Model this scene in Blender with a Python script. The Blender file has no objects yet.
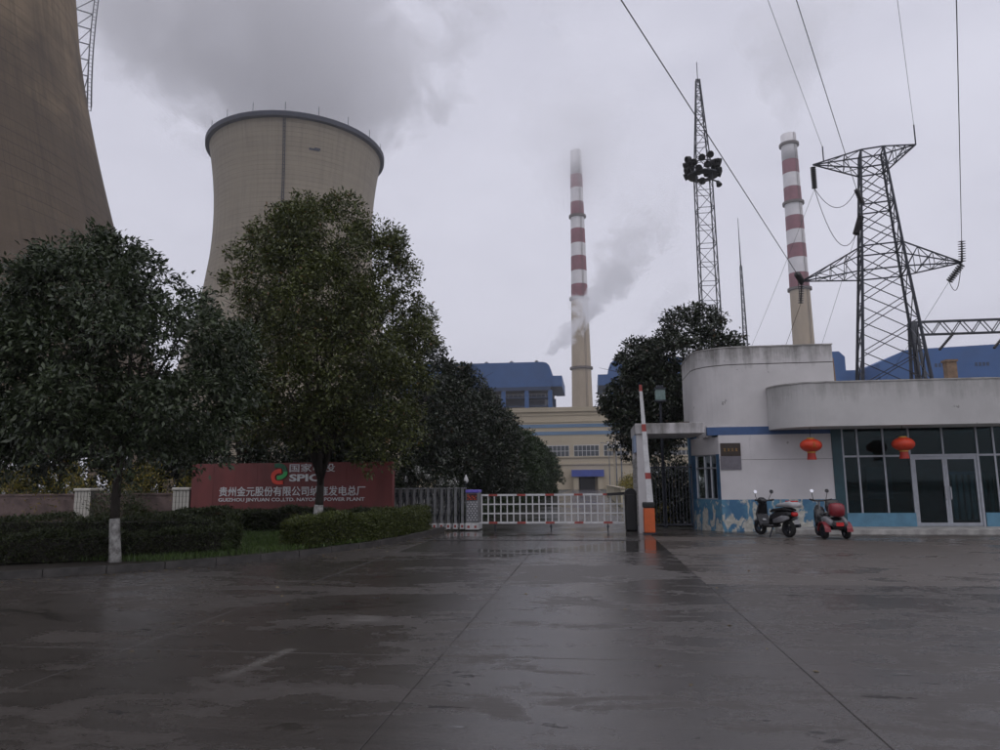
import bpy, math, random
import numpy as np
from mathutils import Vector, Matrix

sc = bpy.context.scene
col = sc.collection
R = math.radians
random.seed(7)
rng = np.random.default_rng(11)

# ------------------------------------------------------------------ camera
FPX, CAMH = 710.0, 1.6
PITCH, YAW, ROLL = R(8.67), R(7.2), R(0.5)
fwd = Vector((-math.sin(YAW) * math.cos(PITCH), math.cos(YAW) * math.cos(PITCH), math.sin(PITCH)))
r0 = Vector((math.cos(YAW), math.sin(YAW), 0)); u0 = r0.cross(fwd)
rt_ = r0 * math.cos(ROLL) - u0 * math.sin(ROLL)
up_ = u0 * math.cos(ROLL) + r0 * math.sin(ROLL)
cam_d = bpy.data.cameras.new('camera'); cam = bpy.data.objects.new('camera', cam_d); col.objects.link(cam)
cam.matrix_world = Matrix(((rt_.x, up_.x, -fwd.x, 0), (rt_.y, up_.y, -fwd.y, 0), (rt_.z, up_.z, -fwd.z, CAMH), (0, 0, 0, 1)))
cam_d.sensor_width = 36; cam_d.lens = 36 * FPX / 1000
cam_d.clip_start = 0.05; cam_d.clip_end = 6000
sc.camera = cam

# ------------------------------------------------------------------ node helper
class S:
    """a socket with arithmetic"""
    def __init__(s, nt, sock): s.nt, s.k = nt, sock
    def _m(s, op, *o, clamp=False):
        n = s.nt.nodes.new('ShaderNodeMath'); n.operation = op; n.use_clamp = clamp
        for i, v in enumerate((s,) + o):
            if isinstance(v, S): s.nt.links.new(v.k, n.inputs[i])
            else: n.inputs[i].default_value = v
        return S(s.nt, n.outputs[0])
    def __add__(s, o): return s._m('ADD', o)
    __radd__ = __add__
    def __mul__(s, o): return s._m('MULTIPLY', o)
    __rmul__ = __mul__
    def __sub__(s, o): return s._m('SUBTRACT', o)
    def __rsub__(s, o): return (s * -1.0) + o
    def __truediv__(s, o): return s._m('DIVIDE', o)
    def __pow__(s, o): return s._m('POWER', o)
    def clamp(s): return s._m('ADD', 0.0, clamp=True)
    def mx(s, o): return s._m('MAXIMUM', o)
    def mn(s, o): return s._m('MINIMUM', o)
    def gt(s, o): return s._m('GREATER_THAN', o)
    def lt(s, o): return s._m('LESS_THAN', o)
    def frac(s): return s._m('FRACT')
    def floor(s): return s._m('FLOOR')
    def abs(s): return s._m('ABSOLUTE')
    def sqrt(s): return s._m('SQRT')
    def smooth(s, a, b, lo=0.0, hi=1.0):
        n = s.nt.nodes.new('ShaderNodeMapRange'); n.interpolation_type = 'SMOOTHSTEP'; n.clamp = True
        s.nt.links.new(s.k, n.inputs[0])
        for i, v in enumerate((a, b, lo, hi)): n.inputs[i + 1].default_value = v
        return S(s.nt, n.outputs[0])

class NT:
    def __init__(s, nt): s.nt = nt
    def coord(s, which='Object'):
        if which == 'Position':
            n = s.nt.nodes.new('ShaderNodeNewGeometry'); return n.outputs['Position']
        n = s.nt.nodes.new('ShaderNodeTexCoord'); return n.outputs[which]
    def scale(s, vec, sc_, off=(0, 0, 0), rot=(0, 0, 0)):
        n = s.nt.nodes.new('ShaderNodeMapping'); s.nt.links.new(vec, n.inputs[0])
        n.inputs['Scale'].default_value = sc_; n.inputs['Location'].default_value = off; n.inputs['Rotation'].default_value = rot
        return n.outputs[0]
    def noise(s, vec, scale, detail=4, rough=0.55, dist=0.0):
        n = s.nt.nodes.new('ShaderNodeTexNoise'); s.nt.links.new(vec, n.inputs['Vector'])
        n.inputs['Scale'].default_value = scale; n.inputs['Detail'].default_value = detail
        n.inputs['Roughness'].default_value = rough; n.inputs['Distortion'].default_value = dist
        return S(s.nt, n.outputs[0])
    def xyz(s, vec):
        n = s.nt.nodes.new('ShaderNodeSeparateXYZ'); s.nt.links.new(vec, n.inputs[0])
        return [S(s.nt, o) for o in n.outputs]
    def mix(s, f, a, b):
        n = s.nt.nodes.new('ShaderNodeMix'); n.data_type = 'RGBA'
        s._in(n.inputs[0], f); s._in(n.inputs[6], a); s._in(n.inputs[7], b)
        return n.outputs[2]
    def _in(s, i, v):
        if isinstance(v, S): s.nt.links.new(v.k, i)
        elif isinstance(v, bpy.types.NodeSocket): s.nt.links.new(v, i)
        elif isinstance(v, (tuple, list)): i.default_value = (*v, 1) if len(v) == 3 else v
        else: i.default_value = v
    def bump(s, h, strength=0.3, dist=0.02):
        n = s.nt.nodes.new('ShaderNodeBump'); n.inputs['Strength'].default_value = strength; n.inputs['Distance'].default_value = dist
        s._in(n.inputs['Height'], h); return n.outputs[0]

# ------------------------------------------------------------------ world: closed overcast
SUN_EL, SUN_AZ = 62.0, 150.0          # azimuth clockwise from +Y: behind the camera, to the right
w = bpy.data.worlds.new('World'); sc.world = w; w.use_nodes = True
t = w.node_tree; t.nodes.clear(); N = NT(t)
sky = t.nodes.new('ShaderNodeTexSky'); sky.sky_type = 'NISHITA'; sky.sun_disc = False
sky.sun_elevation = R(SUN_EL); sky.sun_rotation = R(SUN_AZ); sky.air_density = 1.5; sky.dust_density = 4
gen = N.coord('Generated')
c1 = N.noise(N.scale(gen, (1, 1, 2.2)), 1.7, 5, 0.5, 0.3)
c2 = N.noise(N.scale(gen, (1, 1, 1.6), (3, 1, 0), (0.3, 0.2, 0)), 4.5, 5, 0.55, 0.4)
cl = (c1 * 0.7 + c2 * 0.3).smooth(0.3, 0.7)
cloud = N.mix(cl, (6.0, 6.0, 7.05), (7.5, 7.5, 8.6))
wc = N.mix(0.95, sky.outputs[0], cloud)
bg = t.nodes.new('ShaderNodeBackground'); bg.inputs[1].default_value = 0.1
t.links.new(wc, bg.inputs[0]); out = t.nodes.new('ShaderNodeOutputWorld'); t.links.new(bg.outputs[0], out.inputs[0])

sd = bpy.data.lights.new('sun', 'SUN'); sd.energy = 0.5; sd.angle = R(60); sd.color = (1, 0.97, 0.93)
so = bpy.data.objects.new('sun', sd); col.objects.link(so)
az, el = R(SUN_AZ), R(SUN_EL)
so.rotation_euler = Vector((math.sin(az) * math.cos(el), math.cos(az) * math.cos(el), math.sin(el))).to_track_quat('Z', 'Y').to_euler()

sc.view_settings.view_transform = 'Standard'; sc.view_settings.look = 'None'
sc.view_settings.exposure = 0.0; sc.view_settings.gamma = 1.0; sc.view_settings.use_curve_mapping = False
sc.render.engine = 'CYCLES'
sc.cycles.use_denoising = True
sc.cycles.max_bounces = 10; sc.cycles.diffuse_bounces = 2; sc.cycles.glossy_bounces = 2
sc.cycles.use_adaptive_sampling = True; sc.cycles.adaptive_threshold = 0.02; sc.cycles.adaptive_min_samples = 16
sc.cycles.transmission_bounces = 4; sc.cycles.transparent_max_bounces = 8; sc.cycles.volume_bounces = 6
sc.cycles.volume_step_rate = 0.5; sc.cycles.volume_max_steps = 256
sc.cycles.sample_clamp_indirect = 4

# ------------------------------------------------------------------ materials
MATS = {}
def newmat(name):
    m = bpy.data.materials.new(name); m.use_nodes = True; m.node_tree.nodes.clear()
    n = NT(m.node_tree); o = m.node_tree.nodes.new('ShaderNodeOutputMaterial')
    b = m.node_tree.nodes.new('ShaderNodeBsdfPrincipled'); m.node_tree.links.new(b.outputs[0], o.inputs[0])
    MATS[name] = m; return m, n, b, o
def simple(name, c, rough=0.6, metal=0.0, var=0.25, scale=6.0, bump=0.0, c2=None, spec=0.5, coord='Object', stretch=(1, 1, 1)):
    m, n, b, o = newmat(name)
    v = n.scale(n.coord(coord), stretch)
    f = n.noise(v, scale, 5, 0.6)
    lo = tuple(x * (1 - var) for x in c); hi = c2 or tuple(min(1, x * (1 + var)) for x in c)
    n._in(b.inputs['Base Color'], n.mix(f.smooth(0.3, 0.7), lo, hi))
    n._in(b.inputs['Roughness'], (f * 0.25 + (rough - 0.12)).clamp()); b.inputs['Metallic'].default_value = metal
    b.inputs['Specular IOR Level'].default_value = spec
    if bump: n._in(b.inputs['Normal'], n.bump(n.noise(v, scale * 5, 4), bump, 0.02))
    return m

def leafmat(name, a, bcol, hue=None, trans=0.25, rough=0.45):
    m, n, b, o = newmat(name)
    g = m.node_tree.nodes.new('ShaderNodeNewGeometry'); rnd = S(m.node_tree, g.outputs['Random Per Island'])
    big = n.noise(n.coord('Position'), 0.9, 2)
    c = n.mix((rnd * 0.75 + big * 0.5 - 0.15).clamp(), a, bcol)
    if hue: c = n.mix(rnd.gt(hue[1]), c, hue[0])
    n._in(b.inputs['Base Color'], c); b.inputs['Roughness'].default_value = rough
    tr = m.node_tree.nodes.new('ShaderNodeBsdfTranslucent'); n._in(tr.inputs[0], c)
    mx = m.node_tree.nodes.new('ShaderNodeMixShader'); mx.inputs[0].default_value = trans
    m.node_tree.links.new(b.outputs[0], mx.inputs[1]); m.node_tree.links.new(tr.outputs[0], mx.inputs[2]); m.node_tree.links.new(mx.outputs[0], o.inputs[0])
    return m
leafmat('leaf_dark', (0.011, 0.020, 0.010), (0.090, 0.118, 0.055), None, 0.15, 0.38)
leafmat('leaf_olive', (0.016, 0.026, 0.007), (0.155, 0.175, 0.050), ((0.17, 0.095, 0.035), 0.985), 0.18, 0.4)
leafmat('leaf_magnolia', (0.008, 0.014, 0.008), (0.042, 0.056, 0.026), ((0.07, 0.045, 0.025), 0.97), 0.08, 0.33)
leafmat('leaf_conifer', (0.014, 0.026, 0.010), (0.045, 0.075, 0.022))
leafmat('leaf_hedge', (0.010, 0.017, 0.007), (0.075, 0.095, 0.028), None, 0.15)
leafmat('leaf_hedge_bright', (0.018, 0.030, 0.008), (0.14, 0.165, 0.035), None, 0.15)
leafmat('leaf_yellow', (0.10, 0.09, 0.014), (0.46, 0.35, 0.04), ((0.05, 0.07, 0.018), 0.7))
leafmat('grass', (0.03, 0.055, 0.012), (0.11, 0.18, 0.04))
leafmat('fleck_white', (0.6, 0.6, 0.58), (0.8, 0.8, 0.76))
leafmat('fallen', (0.10, 0.07, 0.03), (0.28, 0.22, 0.12))
simple('bark', (0.035, 0.028, 0.022), 0.85, scale=9, bump=0.6, stretch=(1, 1, 0.25))
simple('limewash', (0.16, 0.15, 0.135), 0.85, scale=7, bump=0.4, c2=(0.52, 0.51, 0.48))
simple('hedge_core', (0.018, 0.016, 0.011), 0.9)
simple('soil', (0.035, 0.028, 0.02), 0.8, scale=4, bump=0.5)
simple('terrain', (0.05, 0.05, 0.04), 0.7, scale=0.4, bump=0.2)
simple('kerb', (0.05, 0.046, 0.042), 0.5, scale=4, bump=0.3, var=0.4)
simple('sign_red', (0.185, 0.046, 0.042), 0.55, scale=1.2, var=0.22, stretch=(1, 1, 0.3))
simple('letter_white', (0.72, 0.72, 0.72), 0.5, var=0.05)
simple('logo_green', (0.05, 0.42, 0.11), 0.5, var=0.08)
simple('logo_dark_green', (0.02, 0.12, 0.06), 0.5, var=0.08)
simple('logo_red', (0.75, 0.07, 0.04), 0.5, var=0.08)
simple('brick_wall', (0.14, 0.10, 0.09), 0.85, scale=2.5, var=0.35, bump=0.3)
simple('tile_cream', (0.5, 0.48, 0.42), 0.5, scale=5, var=0.18)
simple('grout', (0.12, 0.11, 0.10), 0.9)
simple('steel_grey', (0.22, 0.225, 0.23), 0.4, 0.4, scale=5)
simple('steel_dark', (0.030, 0.034, 0.045), 0.5, 0.3, scale=3)
simple('steel_galv', (0.20, 0.21, 0.23), 0.5, 0.5, scale=3)
simple('steel_lattice', (0.07, 0.075, 0.085), 0.5, 0.3, scale=3)
simple('paint_white', (0.62, 0.62, 0.62), 0.45, scale=6, var=0.14)
simple('paint_red', (0.34, 0.06, 0.05), 0.5, scale=6)
simple('paint_orange', (0.56, 0.11, 0.025), 0.4, scale=5, var=0.12)
simple('black_plastic', (0.012, 0.012, 0.013), 0.5)
simple('rubber', (0.014, 0.014, 0.014), 0.85)
simple('scooter_black', (0.012, 0.012, 0.014), 0.22)
simple('scooter_white', (0.4, 0.4, 0.41), 0.25, var=0.05)
simple('scooter_red', (0.22, 0.018, 0.026), 0.3, var=0.1)
simple('scooter_grey', (0.22, 0.22, 0.23), 0.3, var=0.1)
simple('tail_red', (0.55, 0.02, 0.02), 0.2, var=0.05)
simple('mirror', (0.9, 0.9, 0.92), 0.05, 1.0, var=0.02)
simple('silver', (0.5, 0.5, 0.52), 0.3, 0.8, var=0.1)
simple('blue_paint', (0.05, 0.105, 0.24), 0.55, scale=3, var=0.12)
simple('blue_dado', (0.10, 0.24, 0.34), 0.5, scale=3, var=0.15)
simple('teal_paint', (0.02, 0.065, 0.08), 0.5, scale=3, var=0.15)
simple('window_blue', (0.045, 0.12, 0.22), 0.5, scale=4, var=0.2)
simple('alu_frame', (0.36, 0.38, 0.41), 0.4, 0.3, scale=5, var=0.1)
simple('room', (0.14, 0.27, 0.27), 0.8, scale=1.0, var=0.3)
simple('room_floor', (0.12, 0.11, 0.10), 0.3, scale=1.0)
simple('blind', (0.22, 0.30, 0.34), 0.6, var=0.15)
simple('plaque_brown', (0.035, 0.022, 0.014), 0.4, var=0.2)
simple('plaque_grey', (0.16, 0.15, 0.17), 0.4, scale=3, var=0.2)
simple('gold', (0.62, 0.36, 0.06), 0.4, 0.3, var=0.1)
simple('lantern_red', (0.62, 0.05, 0.015), 0.5, scale=5, var=0.12)
simple('lantern_dark', (0.40, 0.025, 0.012), 0.5, var=0.1)
simple('hall_cream', (0.50, 0.43, 0.315), 0.8, scale=0.08, var=0.08, stretch=(1, 1, 0.4))
simple('hall_trim', (0.44, 0.38, 0.28), 0.8, scale=0.1, var=0.1)
simple('hall_stripe', (0.15, 0.24, 0.36), 0.7, scale=0.1, var=0.1)
simple('hall_glass', (0.07, 0.08, 0.09), 0.25, scale=0.4, var=0.4)
simple('hall_door', (0.018, 0.02, 0.024), 0.6)
simple('canopy_blue', (0.06, 0.09, 0.33), 0.6, var=0.1, scale=0.5)
simple('boiler_blue', (0.030, 0.105, 0.29), 0.55, scale=0.12, var=0.12)
simple('boiler_blue_dark', (0.018, 0.045, 0.11), 0.6, scale=0.2, var=0.2)
simple('chimney_beige', (0.42, 0.34, 0.24), 0.85, scale=0.15, var=0.12, stretch=(1, 1, 0.3))
simple('chimney_white', (0.74, 0.72, 0.72), 0.8, scale=0.2, var=0.06)
simple('chimney_red', (0.245, 0.085, 0.105), 0.8, scale=0.2, var=0.15)
simple('chimney_ring', (0.13, 0.11, 0.10), 0.8, scale=0.4)
simple('rim_dark', (0.035, 0.04, 0.06), 0.7, scale=0.1)
simple('insulator', (0.03, 0.028, 0.028), 0.3, var=0.2)
simple('wire', (0.02, 0.02, 0.022), 0.5)
simple('wire_pale', (0.13, 0.13, 0.14), 0.6)
simple('post_brown', (0.22, 0.15, 0.10), 0.85, scale=4)
simple('lamp_glass', (0.16, 0.24, 0.22), 0.25, var=0.1)
simple('cream_wall', (0.55, 0.50, 0.36), 0.8, scale=1.0)
simple('display_blue', (0.16, 0.12, 0.55), 0.4, var=0.1)
simple('display_dark', (0.05, 0.015, 0.02), 0.4, var=0.3)
simple('led_red', (0.75, 0.12, 0.04), 0.5, var=0.3, scale=40)
simple('screen_blue', (0.32, 0.40, 0.55), 0.5, var=0.1)
simple('drain_iron', (0.05, 0.045, 0.042), 0.5, 0.3)
simple('slab_pale', (0.36, 0.35, 0.33), 0.7, scale=3, bump=0.2, var=0.3)

# white rendered wall with rain stains running down from the edges
def render_mat(name, c, ztop=None, amt=0.75, grime=(0.10, 0.095, 0.08)):
    m, n, b, o = newmat(name); v = n.coord('Position'); x, y, z = n.xyz(v)
    base = n.mix(n.noise(v, 0.8, 5, 0.6).smooth(0.3, 0.7), tuple(k * 0.86 for k in c), c)
    st = n.noise(n.scale(v, (3.2, 3.2, 0.35)), 1.0, 6, 0.65)
    fine = n.noise(v, 7, 5, 0.7)
    if ztop is not None:
        near = (z - ztop).smooth(-1.1, 0.0)
        f = ((st + near * 0.36 + fine * 0.26 - 0.80) * 3.2).clamp() * amt
    else:
        f = ((st + fine * 0.3 - 0.78) * 2.5).clamp() * amt
    spots = (n.noise(v, 2.2, 2).gt(0.71)) * fine.gt(0.5) * 0.5
    n._in(b.inputs['Base Color'], n.mix(f.mx(spots), base, grime)); b.inputs['Roughness'].default_value = 0.85
    n._in(b.inputs['Normal'], n.bump(n.noise(v, 22, 4), 0.15, 0.01))
    return m
render_mat('render_white', (0.66, 0.64, 0.64))
render_mat('render_white_top', (0.64, 0.62, 0.61), 6.1, 0.72)
render_mat('render_canopy', (0.56, 0.55, 0.535), 4.67, 0.4)
render_mat('portico_white', (0.62, 0.60, 0.60), 3.5)

# peeling blue dado
m, n, b, o = newmat('dado_peel'); v = n.coord('Position'); x, y, z = n.xyz(v)
pk = n.noise(n.scale(v, (1.5, 1.5, 0.75)), 2.6, 6, 0.62, 0.8)
thr = (z.smooth(0.95, 0.15) * 0.06) + pk + (x.smooth(4.6, 5.6) * x.smooth(7.8, 6.6) * 0.03)
peel = ((thr - 0.555) * 26.0).clamp()
blue = n.mix(n.noise(v, 2.5, 4).smooth(0.35, 0.65), (0.05, 0.15, 0.27), (0.10, 0.25, 0.36))
wht = n.mix(n.noise(v, 8, 4).smooth(0.3, 0.7), (0.38, 0.38, 0.33), (0.58, 0.57, 0.51))
n._in(b.inputs['Base Color'], n.mix(peel, blue, wht)); b.inputs['Roughness'].default_value = 0.65
n._in(b.inputs['Normal'], n.bump(peel * -1.0, 0.6, 0.006))

# cooling tower concrete: lifts, formwork grid, damp streaks
def tower_mat(name, ca, cb, dark, streak, grid):
    m, n, b, o = newmat(name); v = n.coord('Object'); x, y, z = n.xyz(v)
    a2 = m.node_tree.nodes.new('ShaderNodeMath'); a2.operation = 'ARCTAN2'
    m.node_tree.links.new(y.k, a2.inputs[0]); m.node_tree.links.new(x.k, a2.inputs[1]); ang = S(m.node_tree, a2.outputs[0])
    cb_ = m.node_tree.nodes.new('ShaderNodeCombineXYZ')
    m.node_tree.links.new((ang * 30.0).k, cb_.inputs[0]); m.node_tree.links.new((z * 0.06).k, cb_.inputs[2])
    vs = n.noise(cb_.outputs[0], 0.7, 6, 0.62)
    big = n.noise(v, 0.035, 5, 0.6)
    lift = (z / 1.6).floor(); fl = n.noise(n.scale(v, (0.02, 0.02, 0.625)), 1.0, 3)
    ph = (z / 1.6).frac(); line = ((ph - 0.5).abs()).gt(0.455)
    pa = (ang * (330 / 6.283)).frac(); vline = ((pa - 0.5).abs()).gt(0.465)
    blot = n.noise(v, 0.11, 6, 0.65, 0.6)
    base = n.mix((big + blot * 0.55 + (z - 60.0) * 0.004 - 0.27).smooth(0.35, 0.65), ca, cb)
    base = n.mix((fl.smooth(0.35, 0.7)) * 0.22, base, dark)
    base = n.mix(((vs - 0.46) * 3.5).clamp() * streak, base, dark)
    g = line.mx(vline * grid) * n.noise(v, 0.07, 3).smooth(0.35, 0.6) * 0.5
    n._in(b.inputs['Base Color'], n.mix(g, base, tuple(k * 0.6 for k in dark))); b.inputs['Roughness'].default_value = 0.85
    n._in(b.inputs['Normal'], n.bump((line * -1.0) + n.noise(v, 0.6, 6) * 0.8, 0.35, 0.25))
    return m
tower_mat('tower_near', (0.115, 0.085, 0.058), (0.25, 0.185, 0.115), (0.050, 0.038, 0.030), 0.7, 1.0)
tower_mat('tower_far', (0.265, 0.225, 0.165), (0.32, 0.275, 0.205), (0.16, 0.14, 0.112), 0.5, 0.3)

# wet concrete paving
def wet_mat(name, ca, cb, wet_bias=0.0):
    m, n, b, o = newmat(name); v = n.coord('Position'); x, y, z = n.xyz(v)
    oi = m.node_tree.nodes.new('ShaderNodeObjectInfo'); rnd = S(m.node_tree, oi.outputs['Random'])
    big = n.noise(n.scale(v, (0.55, 1.0, 1.0)), 0.42, 6, 0.6, 0.5)
    mid = n.noise(n.scale(v, (0.6, 1.3, 1.0), (4, 2, 0)), 1.5, 6, 0.62, 0.6)
    fine = n.noise(v, 38, 5, 0.7)
    grain = n.noise(v, 160, 3, 0.6)
    drag = n.noise(n.scale(v, (0.25, 3.0, 1)), 2.2, 5, 0.6)
    edge = n.noise(v, 6.0, 6, 0.7)
    film = (big * 0.5 + mid * 0.36 + edge * 0.14 + wet_bias).smooth(0.455, 0.505)      # 1 = film of water
    pud = (big * 0.72 + mid * 0.2 + edge * 0.08 + wet_bias * 0.5).smooth(0.575, 0.60)   # 1 = standing puddle
    pits = (n.noise(n.scale(v, (0.55, 1.2, 1.0), (7, 3, 0)), 2.4, 5, 0.65) + edge * 0.12).smooth(0.70, 0.735)
    base = n.mix((mid * 0.6 + drag * 0.4).smooth(0.3, 0.7), ca, cb)
    base = n.mix(fine.smooth(0.35, 0.75) * 0.45, base, tuple(k * 0.5 for k in ca))
    base = n.mix(grain.smooth(0.60, 0.75) * 0.5, base, tuple(k * 1.7 for k in cb))
    base = n.mix((1.0 - film) * 0.35, base, (0.062, 0.050, 0.040))
    base = n.mix(rnd * 0.2, base, tuple(k * 1.2 for k in cb))
    base = n.mix(pud * 0.5, base, tuple(k * 0.5 for k in ca))
    base = n.mix(pits * 0.85, base, (0.010, 0.009, 0.008))
    # pale slanting stroke and a pale smear
    sx = (x + 3.05 - (y - 6.5) * 0.12).abs().smooth(0.10, 0.02) * (y - 6.5).abs().smooth(0.62, 0.45) * (mid + fine).smooth(0.75, 1.15)
    sm = ((x + 2.75).abs().smooth(0.30, 0.05)) * ((y - 8.45).abs().smooth(0.5, 0.1)) * drag.smooth(0.4, 0.6) * 0.7
    base = n.mix((sx + sm).clamp() * 0.5, base, (0.26, 0.25, 0.23))
    n._in(b.inputs['Base Color'], base)
    rough = (film * -0.30 - pud * 0.11 + mid * 0.10 + fine * 0.06 + 0.41 + pits * 0.3).clamp().mx(0.04)
    n._in(b.inputs['Roughness'], rough); b.inputs['Specular IOR Level'].default_value = 0.45
    ridg = n.noise(n.scale(v, (1.6, 34.0, 1)), 1.0, 3)
    flat = (1.0 - pud * 0.9)
    h = (fine * 0.45 + grain * 0.3 + ridg * ((1.0 - film) * 0.5 + 0.32)) * flat + mid * 0.7 + drag * 0.45 - pits * 0.5
    n._in(b.inputs['Normal'], n.bump(h, 0.34, 0.012))
    return m
wet_mat('wet_concrete', (0.040, 0.035, 0.032), (0.070, 0.062, 0.056))
wet_mat('wet_apron', (0.085, 0.074, 0.066), (0.135, 0.118, 0.105), -0.04)
wet_mat('wet_road', (0.05, 0.046, 0.043), (0.085, 0.078, 0.073), 0.13)

# window glass: tinted, reflecting
def glass_mat(name, tint):
    m, n, b, o = newmat(name); m.node_tree.nodes.remove(b)
    tr = m.node_tree.nodes.new('ShaderNodeBsdfTransparent'); tr.inputs[0].default_value = (*tint, 1)
    gl = m.node_tree.nodes.new('ShaderNodeBsdfGlossy'); gl.inputs['Roughness'].default_value = 0.03; gl.inputs[0].default_value = (0.8, 0.9, 0.92, 1)
    fr = m.node_tree.nodes.new('ShaderNodeFresnel'); fr.inputs[0].default_value = 1.35
    n._in(fr.inputs['Normal'], n.bump(n.noise(n.coord('Position'), 1.2, 2), 0.05, 0.02))
    mx = m.node_tree.nodes.new('ShaderNodeMixShader')
    m.node_tree.links.new(fr.outputs[0], mx.inputs[0]); m.node_tree.links.new(tr.outputs[0], mx.inputs[1]); m.node_tree.links.new(gl.outputs[0], mx.inputs[2])
    m.node_tree.links.new(mx.outputs[0], o.inputs[0])
glass_mat('glass_teal', (0.22, 0.44, 0.45)); glass_mat('glass_clear', (0.5, 0.62, 0.64))

# ------------------------------------------------------------------ mesh builder
class MB:
    def __init__(s): s.v = []; s.f = []
    def add(s, vs, fs):
        k = len(s.v); s.v += [tuple(p) for p in vs]; s.f += [tuple(i + k for i in q) for q in fs]; return s
    def box(s, x0, x1, y0, y1, z0, z1):
        return s.add([(x0, y0, z0), (x1, y0, z0), (x1, y1, z0), (x0, y1, z0), (x0, y0, z1), (x1, y0, z1), (x1, y1, z1), (x0, y1, z1)],
                     [(3, 2, 1, 0), (4, 5, 6, 7), (0, 1, 5, 4), (1, 2, 6, 5), (2, 3, 7, 6), (3, 0, 4, 7)])
    def bar(s, p, q, w, h=None, up=(0, 0, 1)):
        p, q = Vector(p), Vector(q); d = (q - p).normalized(); u = Vector(up)
        if abs(d.dot(u)) > 0.98: u = Vector((1, 0, 0))
        a = d.cross(u).normalized(); c = a.cross(d); h = h or w; a *= w / 2; c *= h / 2
        vs = [e + i * a + j * c for e in (p, q) for i, j in ((-1, -1), (1, -1), (1, 1), (-1, 1))]
        return s.add(vs, [(3, 2, 1, 0), (4, 5, 6, 7), (0, 1, 5, 4), (1, 2, 6, 5), (2, 3, 7, 6), (3, 0, 4, 7)])
    def tube(s, pts, rad, n=8):
        pts = [Vector(p) for p in pts]
        if not hasattr(rad, '__len__'): rad = [rad] * len(pts)
        vs, fs = [], []; a = None
        for i, p in enumerate(pts):
            d = (pts[min(i + 1, len(pts) - 1)] - pts[max(i - 1, 0)]).normalized()
            if a is None: a = d.orthogonal().normalized()
            a = (a - d * a.dot(d)).normalized(); c = d.cross(a)
            vs += [p + (a * math.cos(k * 2 * math.pi / n) + c * math.sin(k * 2 * math.pi / n)) * rad[i] for k in range(n)]
        for i in range(len(pts) - 1):
            fs += [(i * n + k, i * n + (k + 1) % n, (i + 1) * n + (k + 1) % n, (i + 1) * n + k) for k in range(n)]
        fs += [tuple(range(n - 1, -1, -1)), tuple(range((len(pts) - 1) * n, len(pts) * n))]
        return s.add(vs, fs)
    def lathe(s, prof, c=(0, 0, 0), n=24, axis=(0, 0, 1), cap=True):
        ax = Vector(axis).normalized(); a = ax.orthogonal().normalized(); b = ax.cross(a); c = Vector(c)
        vs = [c + ax * z + (a * math.cos(k * 2 * math.pi / n) + b * math.sin(k * 2 * math.pi / n)) * r for r, z in prof for k in range(n)]
        m = len(prof); fs = [(i * n + k, i * n + (k + 1) % n, (i + 1) * n + (k + 1) % n, (i + 1) * n + k) for i in range(m - 1) for k in range(n)]
        if cap: fs += [tuple(range(n - 1, -1, -1)), tuple(range((m - 1) * n, m * n))]
        return s.add(vs, fs)
    def prism(s, poly, z0, z1):
        n = len(poly)
        return s.add([(x, y, z0) for x, y in poly] + [(x, y, z1) for x, y in poly],
                     [tuple(range(n - 1, -1, -1)), tuple(range(n, 2 * n))] + [(i, (i + 1) % n, n + (i + 1) % n, n + i) for i in range(n)])
    def xprism(s, poly, y0, y1):      # polygon in x,z pushed along y (counter-clockwise seen from -y)
        n = len(poly)
        return s.add([(x, y0, z) for x, z in poly] + [(x, y1, z) for x, z in poly],
                     [tuple(range(n)), tuple(range(2 * n - 1, n - 1, -1))] + [(i, n + i, n + (i + 1) % n, (i + 1) % n) for i in range(n)])
    def ell(s, c, r, n=16, m=10):
        vs = [(c[0] + r[0] * math.sin(math.pi * i / m) * math.cos(2 * math.pi * k / n), c[1] + r[1] * math.sin(math.pi * i / m) * math.sin(2 * math.pi * k / n), c[2] - r[2] * math.cos(math.pi * i / m)) for i in range(m + 1) for k in range(n)]
        return s.add(vs, [(i * n + k, i * n + (k + 1) % n, (i + 1) * n + (k + 1) % n, (i + 1) * n + k) for i in range(m) for k in range(n)])
    def mesh(s, name, mat, org=(0, 0, 0), smooth=False):
        me = bpy.data.meshes.new(name); o = Vector(org)
        me.from_pydata([Vector(p) - o for p in s.v], [], s.f); me.materials.append(MATS[mat])
        if smooth: me.shade_smooth()
        me.update(); return me

ORG = {}
def tag(o, label=None, cat=None, group=None, kind=None):
    if label: o['label'] = label
    if cat: o['category'] = cat
    if group: o['group'] = group
    if kind: o['kind'] = kind
    return o
def thing(name, label, cat, loc=(0, 0, 0), rotz=0, group=None, local=False):
    o = bpy.data.objects.new(name, None); col.objects.link(o); o.location = loc; o.rotation_euler = (0, 0, rotz)
    o.empty_display_size = 0.2
    ORG[o] = Vector((0, 0, 0)) if local else Vector(loc)
    return tag(o, label, cat, group)
def link(me, name, parent=None, kind=None, label=None):
    o = bpy.data.objects.new(name, me); col.objects.link(o)
    if parent is not None: o.parent = parent; ORG[o] = ORG[parent]
    else: ORG[o] = Vector((0, 0, 0))
    return tag(o, label, kind=kind)
def part(mb, name, mat, parent=None, smooth=False, bev=0, kind=None, label=None):
    o = link(mb.mesh(name, mat, ORG[parent] if parent is not None else (0, 0, 0), smooth), name, parent, kind, label)
    if bev:
        md = o.modifiers.new('bevel', 'BEVEL'); md.width = bev; md.segments = 2; md.limit_method = 'ANGLE'
    return o
def struct(mb, name, mat, smooth=False, parent=None):
    o = part(mb, name, mat, parent, smooth)
    if parent is None: o['kind'] = 'structure'
    return o
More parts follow.
